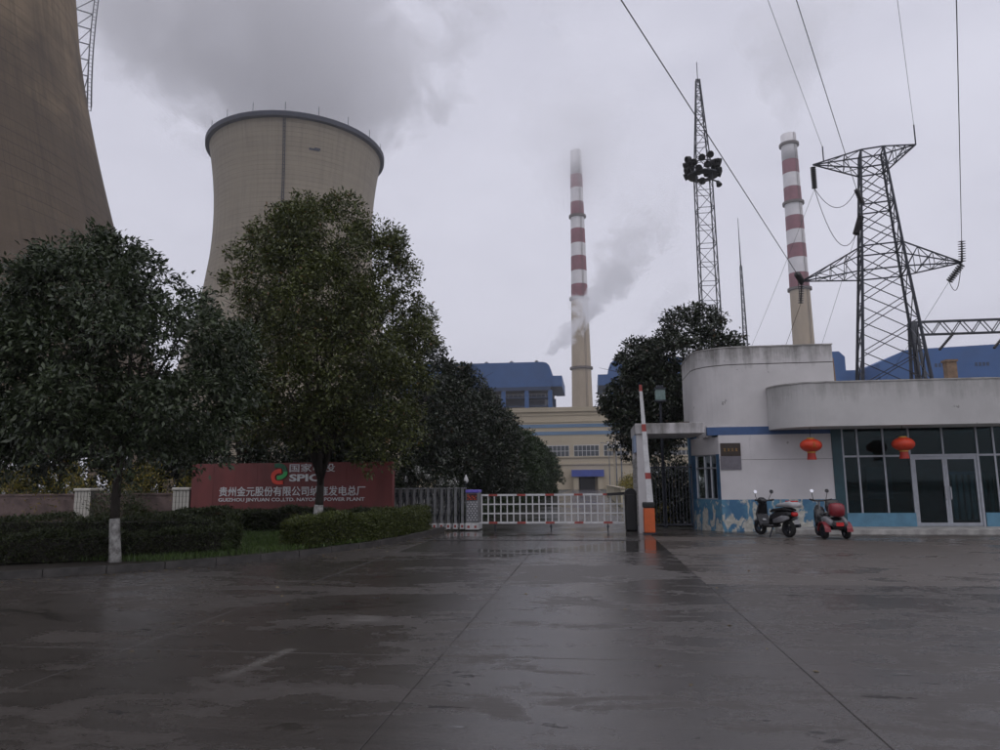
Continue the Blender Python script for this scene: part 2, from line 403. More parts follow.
def piece(me, name, parent, loc, rotz=0.0):
    """one of many alike pieces sharing mesh data; loc in world"""
    o = bpy.data.objects.new(name, me); col.objects.link(o); o.parent = parent
    o.location = Vector(loc) - ORG[parent]; o.rotation_euler = (0, 0, rotz); return o
def text_mesh(body, mat, width=None, height=None, depth=0.01, bold=0.0, sx=1.0):
    c = bpy.data.curves.new('lettering', 'FONT'); c.body = body; c.size = 1; c.extrude = 0.5; c.offset = bold; c.resolution_u = 3
    o = bpy.data.objects.new('lettering', c); col.objects.link(o)
    bpy.context.view_layer.update()
    me = bpy.data.meshes.new_from_object(o.evaluated_get(bpy.context.evaluated_depsgraph_get()))
    bpy.data.objects.remove(o); bpy.data.curves.remove(c)
    n = len(me.vertices); co = np.empty(n * 3); me.vertices.foreach_get('co', co); co = co.reshape(-1, 3)
    lo, hi = co.min(0), co.max(0)
    x = (co[:, 0] - lo[0]) / (hi[0] - lo[0]); y = (co[:, 1] - lo[1]) / (hi[1] - lo[1]); z = (co[:, 2] - lo[2]) / (hi[2] - lo[2])
    if width is None: width = height * (hi[0] - lo[0]) / (hi[1] - lo[1])
    if height is None: height = width * (hi[1] - lo[1]) / (hi[0] - lo[0])
    new = np.stack([x * width, -z * depth, y * height], 1)          # stands in x,z facing -y
    me.vertices.foreach_set('co', new.ravel()); me.materials.clear(); me.materials.append(MATS[mat]); me.update()
    return me
def sign_text(body, mat, parent, loc, **k):
    o = link(text_mesh(body, mat, **k), 'lettering', parent); o.location = Vector(loc) - ORG[parent]; return o

# ------------------------------------------------------------------ foliage
def leaf_mesh(name, mat, P, D, L, rs, wid=0.45, droop=0.35, spread=0.8):
    n = len(P)
    if n == 0: P = np.zeros((1, 3)); D = np.ones((1, 3)); n = 1
    nz = lambda a: a / (np.linalg.norm(a, axis=1, keepdims=True) + 1e-9)
    a = nz(D + rs.normal(size=(n, 3)) * spread + np.array([0, 0, -droop])); q = nz(rs.normal(size=(n, 3)) * 0.7 + np.array([0, 0, 0.9]))
    s_ = nz(np.cross(a, q)); nn = np.cross(s_, a); ln = L * rs.uniform(0.65, 1.3, (n, 1)); w_ = ln * wid / 2
    V = np.stack([P, P + a * ln * 0.45 + s_ * w_ + nn * w_ * 0.3, P + a * ln - nn * ln * 0.1, P + a * ln * 0.45 - s_ * w_ + nn * w_ * 0.3], 1).reshape(-1, 3)
    me = bpy.data.meshes.new(name); me.vertices.add(4 * n); me.vertices.foreach_set('co', V.ravel())
    me.loops.add(4 * n); me.loops.foreach_set('vertex_index', np.arange(4 * n, dtype=np.int32))
    me.polygons.add(n); me.polygons.foreach_set('loop_start', np.arange(0, 4 * n, 4, dtype=np.int32)); me.polygons.foreach_set('loop_total', np.full(n, 4, np.int32))
    me.materials.append(MATS[mat]); me.update(calc_edges=True); return me

def tree(name, label, cat, base, prof, mat, nl, lr, per, L, seed, trunk_h, trunk_r, white=0.0, group=None, lean=(0, 0), extra=(), wid=0.45, fork=None, droop=0.35, limbs=()):
    """prof: [(z, radius, dx)] outline of the crown; lobes of leaves are spread over it"""
    rs = np.random.default_rng(seed); bx, by = base[0], base[1]; bz = base[2]
    t = thing(name, label, cat, base, group=group)
    zs = np.array([p[0] for p in prof]); rr = np.array([p[1] for p in prof]); dx = np.array([p[2] if len(p) > 2 else 0 for p in prof])
    zz = np.linspace(zs[0], zs[-1], 200); wgt = np.interp(zz, zs, rr) + 0.15; cdf = np.cumsum(wgt) / wgt.sum()
    lobes = []
    for i in range(nl):
        z = np.interp((i + rs.random()) / nl, cdf, zz); r = np.interp(z, zs, rr); x0 = np.interp(z, zs, dx); lrad = rs.uniform(*lr)
        th = i * 2.39996 + rs.normal() * 0.35
        k = max(0.0, r - lrad * 0.75) * ((rs.uniform(0.86, 1.07) + 0.09 * math.sin(3 * th + z * 2.1 + seed) + 0.06 * math.sin(5 * th - z * 3.3)) if rs.random() < 0.72 else rs.uniform(0.15, 0.75))
        lobes.append((bx + x0 + k * math.cos(th), by + k * math.sin(th), z + rs.normal() * 0.1, lrad, math.cos(th), math.sin(th)))
    for e in extra: lobes.append((e[0], e[1], e[2], e[3], 0, -0.3))
    P, D = [], []
    for x, y, z, lrad, cx, cy in lobes:
        n = int(per * (lrad / ((lr[0] + lr[1]) / 2)) ** 2 * rs.uniform(0.55, 1.3))
        nc = max(5, n // 13); cd = rs.normal(size=(nc, 3)); cd /= np.linalg.norm(cd, axis=1, keepdims=True)
        cd += np.array([cx * 0.45, cy * 0.45, 0.42]); cd /= np.linalg.norm(cd, axis=1, keepdims=True)
        rad_c = lrad * rs.uniform(0.62, 1.06, nc); out_ = rs.random(nc); rad_c[out_ < 0.08] *= 1.3; rad_c[out_ > 0.85] *= 0.5
        ci = rs.integers(0, nc, n)
        p = np.array([x, y, z]) + (cd[ci] * rad_c[ci][:, None]) * np.array([1, 1, 0.8]) + rs.normal(size=(n, 3)) * (0.06 + 0.05 * lrad) * np.array([1, 1, 0.75])
        P.append(p); D.append(cd[ci])
    P = np.concatenate(P); D = np.concatenate(D); keep = P[:, 2] > bz + 0.35; P, D = P[keep], D[keep]
    o = link(leaf_mesh('crown', mat, P - np.array([bx, by, bz]), D, L, rs, wid, droop), 'crown', t)
    # trunk
    tp = lambda z: Vector((bx + lean[0] * (z - bz) + 0.05 * math.sin(z * 1.7 + seed), by + lean[1] * (z - bz) + 0.04 * math.cos(z * 1.3 + seed), z))
    zt = bz + trunk_h; zw = bz + white
    zr = np.linspace(zw if white else bz - 0.05, zt, 8)
    part(MB().tube([tp(z) for z in zr], [trunk_r * (1.25 - 0.45 * (z - bz) / trunk_h) for z in zr], 10), 'trunk', 'bark', t, True)
    if white:
        zr2 = np.linspace(bz - 0.05, zw, 5)
        part(MB().tube([tp(z) for z in zr2], [trunk_r * (1.28 - 0.45 * (z - bz) / trunk_h) + (0.06 * max(0, 0.25 - (z - bz))) + 0.004 for z in zr2], 10), 'trunk_base', 'limewash', t, True, label='lower trunk painted with white lime wash')
    top = zs[-1]
    nb = fork if fork is not None else 7
    for q_ in limbs:
        p0 = tp(zt - 0.12); p3 = Vector(q_); m1 = p0.lerp(p3, 0.4) + Vector((0, 0, 0.12)); m2 = p0.lerp(p3, 0.75) + Vector((0, 0, 0.1))
        mb = MB().tube([p0, m1, m2, p3], [trunk_r * 0.72, trunk_r * 0.6, trunk_r * 0.45, trunk_r * 0.25], 8)
        for k in range(6):
            a = p0.lerp(p3, 0.45 + 0.1 * k); e = Vector(rs.normal(size=3)) * 0.8; e.z = abs(e.z) * 0.7; mb.tube([a, a + e * 0.5, a + e], [trunk_r * 0.25, trunk_r * 0.15, trunk_r * 0.05], 5)
        part(mb, 'branch', 'bark', t, True)
    for i in range(nb):
        th = i * 2.39996 + seed; f = (i + 1) / nb
        z0 = zt - trunk_h * 0.25 * (1 - f); ze = zt + (top - zt) * (0.35 + 0.55 * f); re = np.interp(ze, zs, rr) * (0.75 - 0.3 * f)
        p0 = tp(z0); p3 = Vector((bx + re * math.cos(th), by + re * math.sin(th), ze))
        mid = p0.lerp(p3, 0.5) + Vector((0, 0, (ze - z0) * 0.02)); mid += Vector((p3.x - bx, p3.y - by, 0)) * -0.12
        mb = MB().tube([p0, p0.lerp(mid, 0.5), mid, mid.lerp(p3, 0.5), p3], [trunk_r * 0.7, trunk_r * 0.58, trunk_r * 0.42, trunk_r * 0.28, trunk_r * 0.1], 7)
        for k in range(5):
            a = p0.lerp(p3, 0.35 + 0.12 * k); e = Vector(rs.normal(size=3)) * 0.9; e.z = abs(e.z) * 0.6
            mb.tube([a, a + e * 0.5 * 0.9, a + e], [trunk_r * 0.2, trunk_r * 0.13, trunk_r * 0.05], 5)
        part(mb, 'branch', 'bark', t, True)
    return t

def resample(pts, step):
    pts = [Vector((*p[:2], 0)) for p in pts]; out = [pts[0]]; acc = 0.0
    for a, b in zip(pts, pts[1:]):
        L = (b - a).length; d = step - acc
        while d <= L: out.append(a + (b - a) * (d / L)); d += step
        acc = (acc + L) % step
    return out
def chaikin(p, k=3):
    for _ in range(k):
        q = [p[0]]
        for a, b in zip(p, p[1:]): q += [(a[0] * .75 + b[0] * .25, a[1] * .75 + b[1] * .25), (a[0] * .25 + b[0] * .75, a[1] * .25 + b[1] * .75)]
        p = q + [p[-1]]
    return p
def hedge(label, pts, width, h, mat, n, L, seed, z0=0.12, group=None, rough=0.06, name='hedge'):
    rs = np.random.default_rng(seed); path = resample(chaikin(pts, 2), 0.1); m = len(path)
    base = (path[m // 2].x, path[m // 2].y, z0); t = thing(name, label, 'hedge', base, group=group)
    C = np.array([(p.x, p.y) for p in path]); T = np.gradient(C, axis=0); T /= np.linalg.norm(T, axis=1, keepdims=True); Nn = np.stack([-T[:, 1], T[:, 0]], 1)
    u = rs.random(n) * (m - 1.001); i = u.astype(int); fr = (u - i)[:, None]; c = C[i] * (1 - fr) + C[i + 1] * fr; nn = Nn[i]
    bumps = 1 + 0.09 * np.sin(u * 0.21 + seed) + 0.06 * np.sin(u * 0.53 + 2 * seed) + 0.04 * np.sin(u * 1.37)
    # points on a rounded box section
    per = rs.random(n); s = np.empty(n); z = np.empty(n); ds = np.zeros(n); dz = np.zeros(n); tot = 2 * h + width
    k = per * tot
    a = k < h; s[a] = -width / 2; z[a] = k[a]; ds[a] = -1
    b = (k >= h) & (k < h + width); s[b] = k[b] - h - width / 2; z[b] = h; dz[b] = 1
    d = k >= h + width; s[d] = width / 2; z[d] = k[d] - h - width; ds[d] = 1
    corner = np.clip((np.abs(s) / (width / 2)) - 0.65, 0, 1) * np.clip(z / h - 0.7, 0, 1)
    inset = np.abs(rs.normal(size=n)) * rough * 1.6 + corner * 0.5
    s = s * (1 - inset * 0.5 / (width / 2)) + rs.normal(size=n) * rough * 0.6; z = np.maximum(z * bumps - dz * inset * 0.35 + rs.normal(size=n) * rough * 0.6, 0.02)
    ne = n // 25; u[:ne] = np.where(rs.random(ne) < 0.5, np.abs(rs.normal(size=ne)) * 0.6, m - 1.001 - np.abs(rs.normal(size=ne)) * 0.6); u = np.clip(u, 0, m - 1.001)
    i = u.astype(int); c[:ne] = C[i[:ne]]; nn[:ne] = Nn[i[:ne]]; s[:ne] = rs.uniform(-0.5, 0.5, ne) * width * 0.9; z[:ne] = rs.uniform(0.05, 0.97, ne) * h; ds[:ne] = 0; dz[:ne] = 0.3
    P = np.stack([c[:, 0] + nn[:, 0] * s, c[:, 1] + nn[:, 1] * s, z0 + z], 1); D = np.stack([nn[:, 0] * ds, nn[:, 1] * ds, dz + 0.35], 1)
    link(leaf_mesh('foliage', mat, P - np.array(base), D, L, rs, 0.5, 0.0), 'foliage', t)
    mb = MB(); hw = width / 2 - 0.10; st = max(1, m // 40)
    ring = []
    idx = list(range(4, m - 4, st))
    for j in idx:
        for sx, zz_ in ((-hw, 0), (-hw, h * 0.82), (hw, h * 0.82), (hw, 0)): ring.append((C[j, 0] + Nn[j, 0] * sx, C[j, 1] + Nn[j, 1] * sx, z0 + zz_))
    fs = [(q * 4 + e, q * 4 + e + 1, q * 4 + 5 + e, q * 4 + 4 + e) for q in range(len(idx) - 1) for e in range(3)]
    fs += [(0, 1, 2, 3), tuple(len(ring) - 1 - e for e in range(4))]
    mb.add(ring, fs); part(mb, 'dark_core', 'hedge_core', t)  # solid dark core in place of the hedge's twiggy, shaded inside
    return t
def shrub(label, c, r, h, mat, n, L, seed, name='shrub', wid=0.35, droop=0.0, cat='shrub', group=None):
    rs = np.random.default_rng(seed); t = thing(name, label, cat, c, group=group)
    nc = max(6, n // 28); cd = rs.normal(size=(nc, 3)); cd[:, 2] = np.abs(cd[:, 2]); cd /= np.linalg.norm(cd, axis=1, keepdims=True)
    ci = rs.integers(0, nc, n); rad = rs.uniform(0.5, 1.1, nc)[ci][:, None]
    P = cd[ci] * rad * np.array([r, r * 0.8, h]) + rs.normal(size=(n, 3)) * 0.10 * max(r, h) * np.array([1, 1, 0.7]); P[:, 2] = np.maximum(P[:, 2], 0.02)
    link(leaf_mesh('foliage', mat, P, cd[ci], L, rs, wid, droop), 'foliage', t)
    mb = MB()
    for k in range(7):
        e = cd[k % nc] * np.array([r, r, h]) * 0.8; q = Vector(c)
        mb.tube([q + Vector((0, 0, -0.03)), q + Vector(e) * 0.5 + Vector((0, 0, 0.1)), q + Vector(e)], [0.02, 0.014, 0.006], 5)
    part(mb, 'stems', 'bark', t)
    return t

# ================================================================== SETTING
struct(MB().add([(-1500, -1500, -0.06), (1500, -1500, -0.06), (1500, 1500, -0.06), (-1500, 1500, -0.06)], [(0, 1, 2, 3)]), 'ground', 'terrain')
struct(MB().add([(-120, -60, -0.035), (120, -60, -0.035), (120, 26, -0.035), (-120, 26, -0.035)], [(0, 1, 2, 3)]), 'street', 'wet_concrete')
struct(MB().add([(-4.65, 61.9, -0.004), (1.75, 61.9, -0.004), (1.75, 174, -0.004), (-4.65, 174, -0.004)], [(0, 1, 2, 3)]), 'road', 'wet_road')
fore = bpy.data.objects.new('forecourt', None); col.objects.link(fore); fore['kind'] = 'structure'; ORG[fore] = Vector((0, 0, 0))
def slab_me(mat):
    a, b, c = 3.2 / 2 - 0.003, 5.0 / 2 - 0.003, 0.004
    m = MB(); m.add([(x, y, z) for z, i in ((-0.09, 0), (-c, 0), (0, c)) for x, y in ((-a + i, -b + i), (a - i, -b + i), (a - i, b - i), (-a + i, b - i))],
                    [(e, (e + 1) % 4, 4 + (e + 1) % 4, 4 + e) for e in range(4)] + [(4 + e, 4 + (e + 1) % 4, 8 + (e + 1) % 4, 8 + e) for e in range(4)] + [(8, 9, 10, 11)])
    return m.mesh('slab', mat)
slab_a, slab_b, slab_r = slab_me('wet_concrete'), slab_me('wet_apron'), slab_me('wet_road')
for i in range(-9, 9):
    for j in range(-3, 11):
        cx = 1.75 - 1.6 + 3.2 * i; cy = 6.87 + 2.5 + 5.0 * j
        if cy > 22 and not (-4.6 < cx < 1.7): continue
        if (cx < -8 and cy > 16) or (cx < -13 and cy > 12): continue
        me = slab_b if (cx > 1.8 and cy > 11) else (slab_r if cy > 17 and -5 < cx < 1.8 else slab_a)
        o = piece(me, 'slab', fore, (cx, cy, random.uniform(-0.0015, 0.0015)))
        o.rotation_euler = (random.uniform(-1, 1) * 0.0007, random.uniform(-1, 1) * 0.0009, 0)

# drain channel across the entrance
dr = thing('drain_channel', 'iron drain grating crossing the wet entrance in front of the gate', 'drain', (-2.4, 20.45, 0.002))
part(MB().box(-6.0, 1.3, 20.30, 20.335, 0.002, 0.008).box(-6.0, 1.3, 20.60, 20.635, 0.002, 0.008), 'frame', 'drain_iron', dr)
gm = MB().box(-0.035, 0.035, -0.13, 0.13, 0.0, 0.007).mesh('grate_bar', 'drain_iron')
for k in range(72): piece(gm, 'grate_bar', dr, (-5.95 + k * 0.1005, 20.4675, 0.002))

# planting bed with kerb
KERB = chaikin([(-5.15, 24.6), (-5.2, 21.5), (-5.6, 18.4), (-6.6, 15.8), (-8.4, 13.1), (-10.4, 11.65), (-13.5, 10.4), (-18, 9.4), (-30, 8.6), (-42, 8.3)], 3)
bed = MB(); poly = [(x - 0.05, y + 0.03) for x, y in KERB] + [(-42, 40), (-8.2, 40), (-8.2, 24.9), (-5.2, 24.7)]
bed.add([(x, y, 0.10) for x, y in reversed(poly)], [tuple(range(len(poly)))]); struct(bed, 'planting_bed', 'soil')
kerb = bpy.data.objects.new('kerb', None); col.objects.link(kerb); kerb['kind'] = 'structure'; ORG[kerb] = Vector((0, 0, 0))
ks = MB(); ks.prism([(-0.497, -0.07), (0.497, -0.07), (0.497, 0.07), (-0.497, 0.07)], -0.06, 0.125); ks.prism([(-0.49, -0.06), (0.49, -0.06), (0.49, 0.06), (-0.49, 0.06)], 0.125, 0.14)
ksm = ks.mesh('kerb_stone', 'kerb'); rp = resample(KERB, 1.0)
for a, b in zip(rp, rp[1:]):
    d = b - a; c = (a + b) / 2
    piece(ksm, 'kerb_stone', kerb, (c.x, c.y, random.uniform(-0.01, 0.008)), math.atan2(d.y, d.x) + random.uniform(-0.015, 0.015))
# lawn between the hedges, fallen leaves
rs = np.random.default_rng(3); n = 26000
P = np.stack([rs.uniform(-13, -5.9, n), rs.uniform(13.5, 21.5, n), np.full(n, 0.10)], 1)
kx = np.interp(P[:, 1], [11.65, 13.1, 15.8, 18.4, 21.5, 24.6], [-10.4, -8.4, -6.6, -5.6, -5.2, -5.15]); P = P[P[:, 0] < kx - 0.2]
g = link(leaf_mesh('grass', 'grass', P, np.tile([0, 0, 1.0], (len(P), 1)), 0.13, rs, 0.12, -0.6, 0.35), 'grass', kind='stuff'); tag(g, 'short bright green grass between the two hedge rows', 'grass')
n = 260; kk = np.array([(p.x, p.y) for p in resample(KERB, 0.1)]); ii = rs.integers(0, 260, n)
P = np.concatenate([kk[ii] + np.stack([rs.exponential(0.35, n), -rs.exponential(0.35, n)], 1), np.full((n, 1), 0.004)], 1)
P = np.concatenate([P, np.stack([rs.uniform(-9, 3, 60), rs.uniform(6, 20, 60), np.full(60, 0.004)], 1)])
D = rs.normal(size=(len(P), 3)); D[:, 2] = 0
f_ = link(leaf_mesh('fallen_leaves', 'fallen', P, D * 4, 0.055, rs, 0.5, 0.0, 0.2), 'fallen_leaves', kind='stuff'); tag(f_, 'scattered fallen leaves along the kerb', 'leaves')

# ================================================================== COOLING TOWERS
TH, TR, TZ, TB = 124.3, 28.02, 94.5, 62.9
tr_ = lambda z: TR * math.sqrt(1 + ((z - TZ) / TB) ** 2)
def cooling_tower(label, x, y, mat, near):
    t = thing('cooling_tower', label, 'cooling tower', (x, y, 0), group='cooling towers')
    zs = np.arange(7.0, TH, 1.6).tolist() + [TH]; n = 144
    prof = [(tr_(z), z) for z in zs] + [(tr_(z) - 0.6, z) for z in (TH, 110, 90, 60)]
    part(MB().lathe(prof, (x, y, 0), n, cap=False), 'shell', mat, t, True)
    r = tr_(TH)
    part(MB().lathe([(r - 0.7, TH - 1.6), (r + 1.1, TH - 1.4), (r + 1.2, TH + 0.2), (r + 0.5, TH + 0.5), (r - 0.9, TH + 0.5), (r - 0.9, TH - 1.6)], (x, y, 0), n, cap=False), 'rim', 'rim_dark', t)
    mb = MB()
    for k in range(44):
        a = k * 2 * math.pi / 44
        for s_ in (-1, 1):
            b = a + s_ * math.pi / 44
            mb.bar((x + (tr_(0) + 1) * math.cos(a), y + (tr_(0) + 1) * math.sin(a), -0.2), (x + tr_(7.2) * math.cos(b), y + tr_(7.2) * math.sin(b), 7.4), 0.8)
    part(mb, 'support_columns', mat, t, kind='stuff')
    rod = MB().tube([(0, 0, 0), (0, 0, 3.4)], 0.09, 5).mesh('lightning_rod', 'steel_dark')
    for k in range(18):
        a = k * 2 * math.pi / 18 + 0.1; piece(rod, 'lightning_rod', t, (x + (r + 0.3) * math.cos(a), y + (r + 0.3) * math.sin(a), TH + 0.4))
    c = Vector((-x, -y, 0)).normalized(); rg = Vector((-c.y, c.x, 0))
    if not near:
        d = (c * math.cos(R(8.6)) - rg * math.sin(R(8.6))); ad = Vector((-d.y, d.x, 0)); mb = MB()
        pts = [Vector((x, y, 0)) + d * (tr_(z) + 0.35) + Vector((0, 0, z)) for z in np.linspace(20, TH, 30)]
        for s_ in (-0.3, 0.3): mb.tube([p + ad * s_ for p in pts], 0.13, 4)
        for k in range(90):
            z = 20 + k * (TH - 20) / 90; p = Vector((x, y, 0)) + d * (tr_(z) + 0.35) + Vector((0, 0, z)); mb.bar(p - ad * 0.3, p + ad * 0.3, 0.1)
        part(mb, 'ladder', 'rim_dark', t)
        for s_, z, w_ in ((5.5, 113.5, 3.4), (6.6, 113.9, 2.0)):
            d2 = (c * math.cos(R(s_ * 1.9)) + rg * math.sin(R(s_ * 1.9))); p = Vector((x, y, z)) + d2 * (tr_(z) + 0.06); ad = Vector((-d2.y, d2.x, 0))
            part(MB().bar(p - ad * w_ / 2, p + ad * w_ / 2, 0.1, 0.7), 'repair_patch', 'rim_dark', t)
    else:
        # lattice stair standing off the shell on the side towards the plant
        dist = math.hypot(x, y); b = math.acos(tr_(92) / dist); ca = math.atan2(-y, -x); a = ca + b
        d = Vector((math.cos(a), math.sin(a), 0)); ad = Vector((-d.y, d.x, 0)); mb = MB(); o = Vector((x, y, 0))
        z0, z1 = 61.5, 116.0; off = lambda z: 0.15 + min(4.5, 0.14 * (z - z0))
        outer = lambda z, k: o + d * (tr_(z) + off(z)) + ad * k + Vector((0, 0, z))
        zr = np.linspace(z0, z1, 41)
        for k in (-0.7, 0.7):
            part(MB().tube([outer(z, k) for z in zr], 0.08, 5), 'rail', 'steel_galv', t)
            part(MB().tube([outer(z, k) + d * 0.55 for z in zr], 0.08, 5), 'rail', 'steel_galv', t)
        mb = MB()
        for i, z in enumerate(zr[:-1]):
            q = zr[i + 1]; inn = o + d * tr_(z) + Vector((0, 0, z))
            mb.bar(outer(z, -0.7), outer(z, 0.7), 0.12); mb.bar(outer(z, -0.7), outer(q, 0.7), 0.08)
            if i % 2 == 0:
                mb.bar(inn, outer(z, 0), 0.14); mb.bar(inn, outer(zr[min(i + 2, 40)], 0), 0.10)
            mb.bar(outer(z, 0.7), outer(z, 0.7) + d * 0.55, 0.06); mb.bar(outer(z, -0.7), outer(z, -0.7) + d * 0.55, 0.06)
        part(mb, 'bracing', 'steel_galv', t)
    return t
cooling_tower('huge dark brown cooling tower cut off by the left picture edge', -102.5, 76.0, 'tower_near', True)
cooling_tower('complete beige cooling tower with dark rim behind the roundest tree', -106.35, 240.0, 'tower_far', False)

# ================================================================== CHIMNEYS
def chimney(label, x, y, top, bands, rings, rb, rtop, z_rb):
    t = thing('chimney', label, 'chimney', (x, y, 0), group='striped chimneys')
    rad = lambda z: rtop + (rb - rtop) * (1 - (z - z_rb) / (top - z_rb)) ** 1.0
    part(MB().lathe([(rad(z), z) for z in np.linspace(-1, bands[0], 12)], (x, y, 0), 32, cap=False), 'shaft', 'chimney_beige', t, True)
    lim = bands + [top]
    for i, (a, b) in enumerate(zip(lim, lim[1:])):
        red = i % 2 == 0
        part(MB().lathe([(rad(a), a), (rad(b), b)], (x, y, 0), 32, cap=(i == len(lim) - 2)), 'red_band' if red else 'white_band', 'chimney_red' if red else 'chimney_white', t, True)
    for z in rings:
        q = rad(z); part(MB().lathe([(q - 0.1, z - 0.5), (q + 1.1, z - 0.3), (q + 1.1, z + 1.0), (q + 0.95, z + 1.0), (q + 0.95, z + 0.1), (q - 0.1, z + 0.1)], (x, y, 0), 32, cap=False), 'platform', 'chimney_ring', t)
    mb = MB(); a = R(-62)
    for s_ in (-0.35, 0.35): mb.bar((x + (rad(0) + 0.4) * math.cos(a) + s_, y + (rad(0) + 0.4) * math.sin(a), 0), (x + (rad(top) + 0.4) * math.cos(a) + s_, y + (rad(top) + 0.4) * math.sin(a), top), 0.16)
    part(mb, 'ladder', 'chimney_ring', t)
    return t
chimney('tall red and white striped chimney fading into cloud above the cream hall', -4.3, 430.0, 211.0,
        [112.3, 122.8, 131.4, 140.8, 149.2, 158.6, 167.2, 176.3, 185.7, 194.5], [70.0, 113.5, 166.8], 6.3, 3.5, 46.0)
chimney('tall red and white striped chimney smoking behind the white gatehouse', 117.3, 400.0, 197.5,
        [107.0, 115.3, 124.0, 132.0, 140.2, 148.4, 156.9, 165.5, 173.7, 181.7], [106.0, 156.0, 191.0], 5.6, 4.2, 75.0)

# ================================================================== POWER HOUSES
def boiler(label, xe, s, y, L):
    """xe: x of the visible end, s: +1 end faces +x, -1 end faces -x"""
    t = thing('boiler_house', label, 'boiler house', (xe - s * L / 2, y, 0), group='blue boiler houses')
    X = lambda d: xe - s * d
    prof = [(X(4.0), 42.2), (X(4.0), 46.5), (X(4.5), 49.0), (X(5.4), 51.4), (X(6.6), 52.5), (X(8.2), 52.9), (X(L), 53.3), (X(L), 42.2)]
    if s > 0: prof = prof[::-1]
    part(MB().xprism([(p[0], p[1]) for p in prof[::-1]] if False else prof, y, y + 34), 'upper_shed', 'boiler_blue', t)
    part(MB().box(min(X(0), X(4.02)), max(X(0), X(4.02)), y - 1, y + 34, 42.0, 46.6), 'end_gallery', 'boiler_blue', t)
    part(MB().box(min(X(5.0), X(L)), max(X(5.0), X(L)), y - 0.4, y + 34, 40.6, 42.19), 'eaves_band', 'boiler_blue_dark', t)
    part(MB().box(min(X(8), X(L)), max(X(8), X(L)), y + 8, y + 33, 20, 40.5), 'boiler_casing', 'boiler_blue_dark', t)
    cm = MB().box(-0.9, 0.9, -0.6, 0.6, 0, 40.6).mesh('column', 'boiler_blue')
    for k in range(int(L // 10) + 1):
        for yy in (0.5, 33): piece(cm, 'column', t, (X(5.2 + k * 10), y + yy, 0))
    for z in (33.6, 37.4):
        part(MB().box(min(X(4.6), X(L)), max(X(4.6), X(L)), y + 0.2, y + 6, z, z + 0.5), 'gallery_floor', 'boiler_blue_dark', t)
    mb = MB()
    for k in range(int(L // 2)): mb.bar((X(5 + k * 2), y + 0.1, 37.9), (X(5 + k * 2), y + 0.1, 39.0), 0.15)
    mb.bar((X(5), y + 0.1, 39.0), (X(L), y + 0.1, 39.0), 0.15); part(mb, 'railing', 'steel_galv', t)
    part(MB().box(min(X(4), X(L)), max(X(4), X(L)), y + 0.8, y + 33, 0, 33.5), 'lower_shed', 'hall_trim', t)
    vt = MB().lathe([(0.6, 0), (0.6, 0.8), (1.0, 0.9), (0.2, 1.5)], n=10).mesh('roof_vent', 'steel_galv')
    for k in range(4): piece(vt, 'roof_vent', t, (X(11 + k * 11), y + 4, 52.9))
    return t
boiler('blue boiler house with rounded roof corner left of the chimney', -11.3, 1, 300.0, 78)
boiler('blue boiler house half hidden by the tree right of the chimney', 3.8, -1, 300.0, 60)

h = thing('turbine_hall', 'long cream turbine hall with two blue stripes at the road end', 'building', (-1, 175, 0))
part(MB().box(-75, 75, 175, 215, -0.05, 18.9), 'wall', 'hall_cream', h)
part(MB().box(-75.4, 75.4, 174.6, 215.4, 18.9, 20.0), 'parapet', 'hall_trim', h)
for z in (16.3, 18.0): part(MB().box(-75.2, 75.2, 174.85, 175, z, z + 0.22), 'cornice', 'hall_trim', h)
for z in (13.2, 15.0): part(MB().box(-75.2, 75.2, 174.9, 175.02, z, z + 0.85), 'blue_stripe', 'hall_stripe', h)
for z in (7.6, 5.9): part(MB().box(-75.2, 75.2, 174.7, 175.02, z, z + 0.35), 'sill_course', 'hall_trim', h)
paneb = MB().box(-0.45, 0.45, 0, 0.06, 0, 1.2).mesh('pane', 'hall_glass'); lowp = MB().box(-0.5, 0.5, 0, 0.06, 0, 1.5).mesh('pane', 'hall_glass')
winf = MB().box(-3.1, 3.1, -0.06, 0.0, -0.12, 0).box(-3.1, 3.1, -0.06, 0, 2.55, 2.68).box(-3.1, 3.1, -0.06, 0, 1.22, 1.32)
for k in range(7): winf.box(-3.05 + k * 1.0 - 0.05, -3.05 + k * 1.0 + 0.05, -0.06, 0, 0, 2.55)
winf = winf.mesh('window', 'paint_white')
for k in range(-3, 4):
    wx = -1.0 + k * 7.2
    w_ = piece(winf, 'window', h, (wx, 174.93, 7.98)); ORG[w_] = ORG[h]
    for i in range(6):
        for j in range(2):
            q = bpy.data.objects.new('pane', paneb); col.objects.link(q); q.parent = w_; q.location = (-2.55 + i * 1.0, -0.03, 0.01 + j * 1.31)
    if abs(wx + 1) > 12:
        w2 = piece(winf, 'window', h, (wx, 174.93, 2.6)); 
        for i in range(6):
            for j in range(2):
                q = bpy.data.objects.new('pane', paneb); col.objects.link(q); q.parent = w2; q.location = (-2.55 + i * 1.0, -0.03, 0.01 + j * 1.31)
part(MB().box(-4.7, 3.0, 172.2, 174.8, 3.0, 4.6), 'entrance_canopy', 'canopy_blue', h)
for x in (-4.3, 1.5): part(MB().box(x, x + 1.2, 172.6, 174.9, 0, 2.98), 'pier', 'hall_trim', h)
part(MB().box(-2.9, 0.8, 174.6, 175, 0, 2.95), 'door', 'hall_door', h)

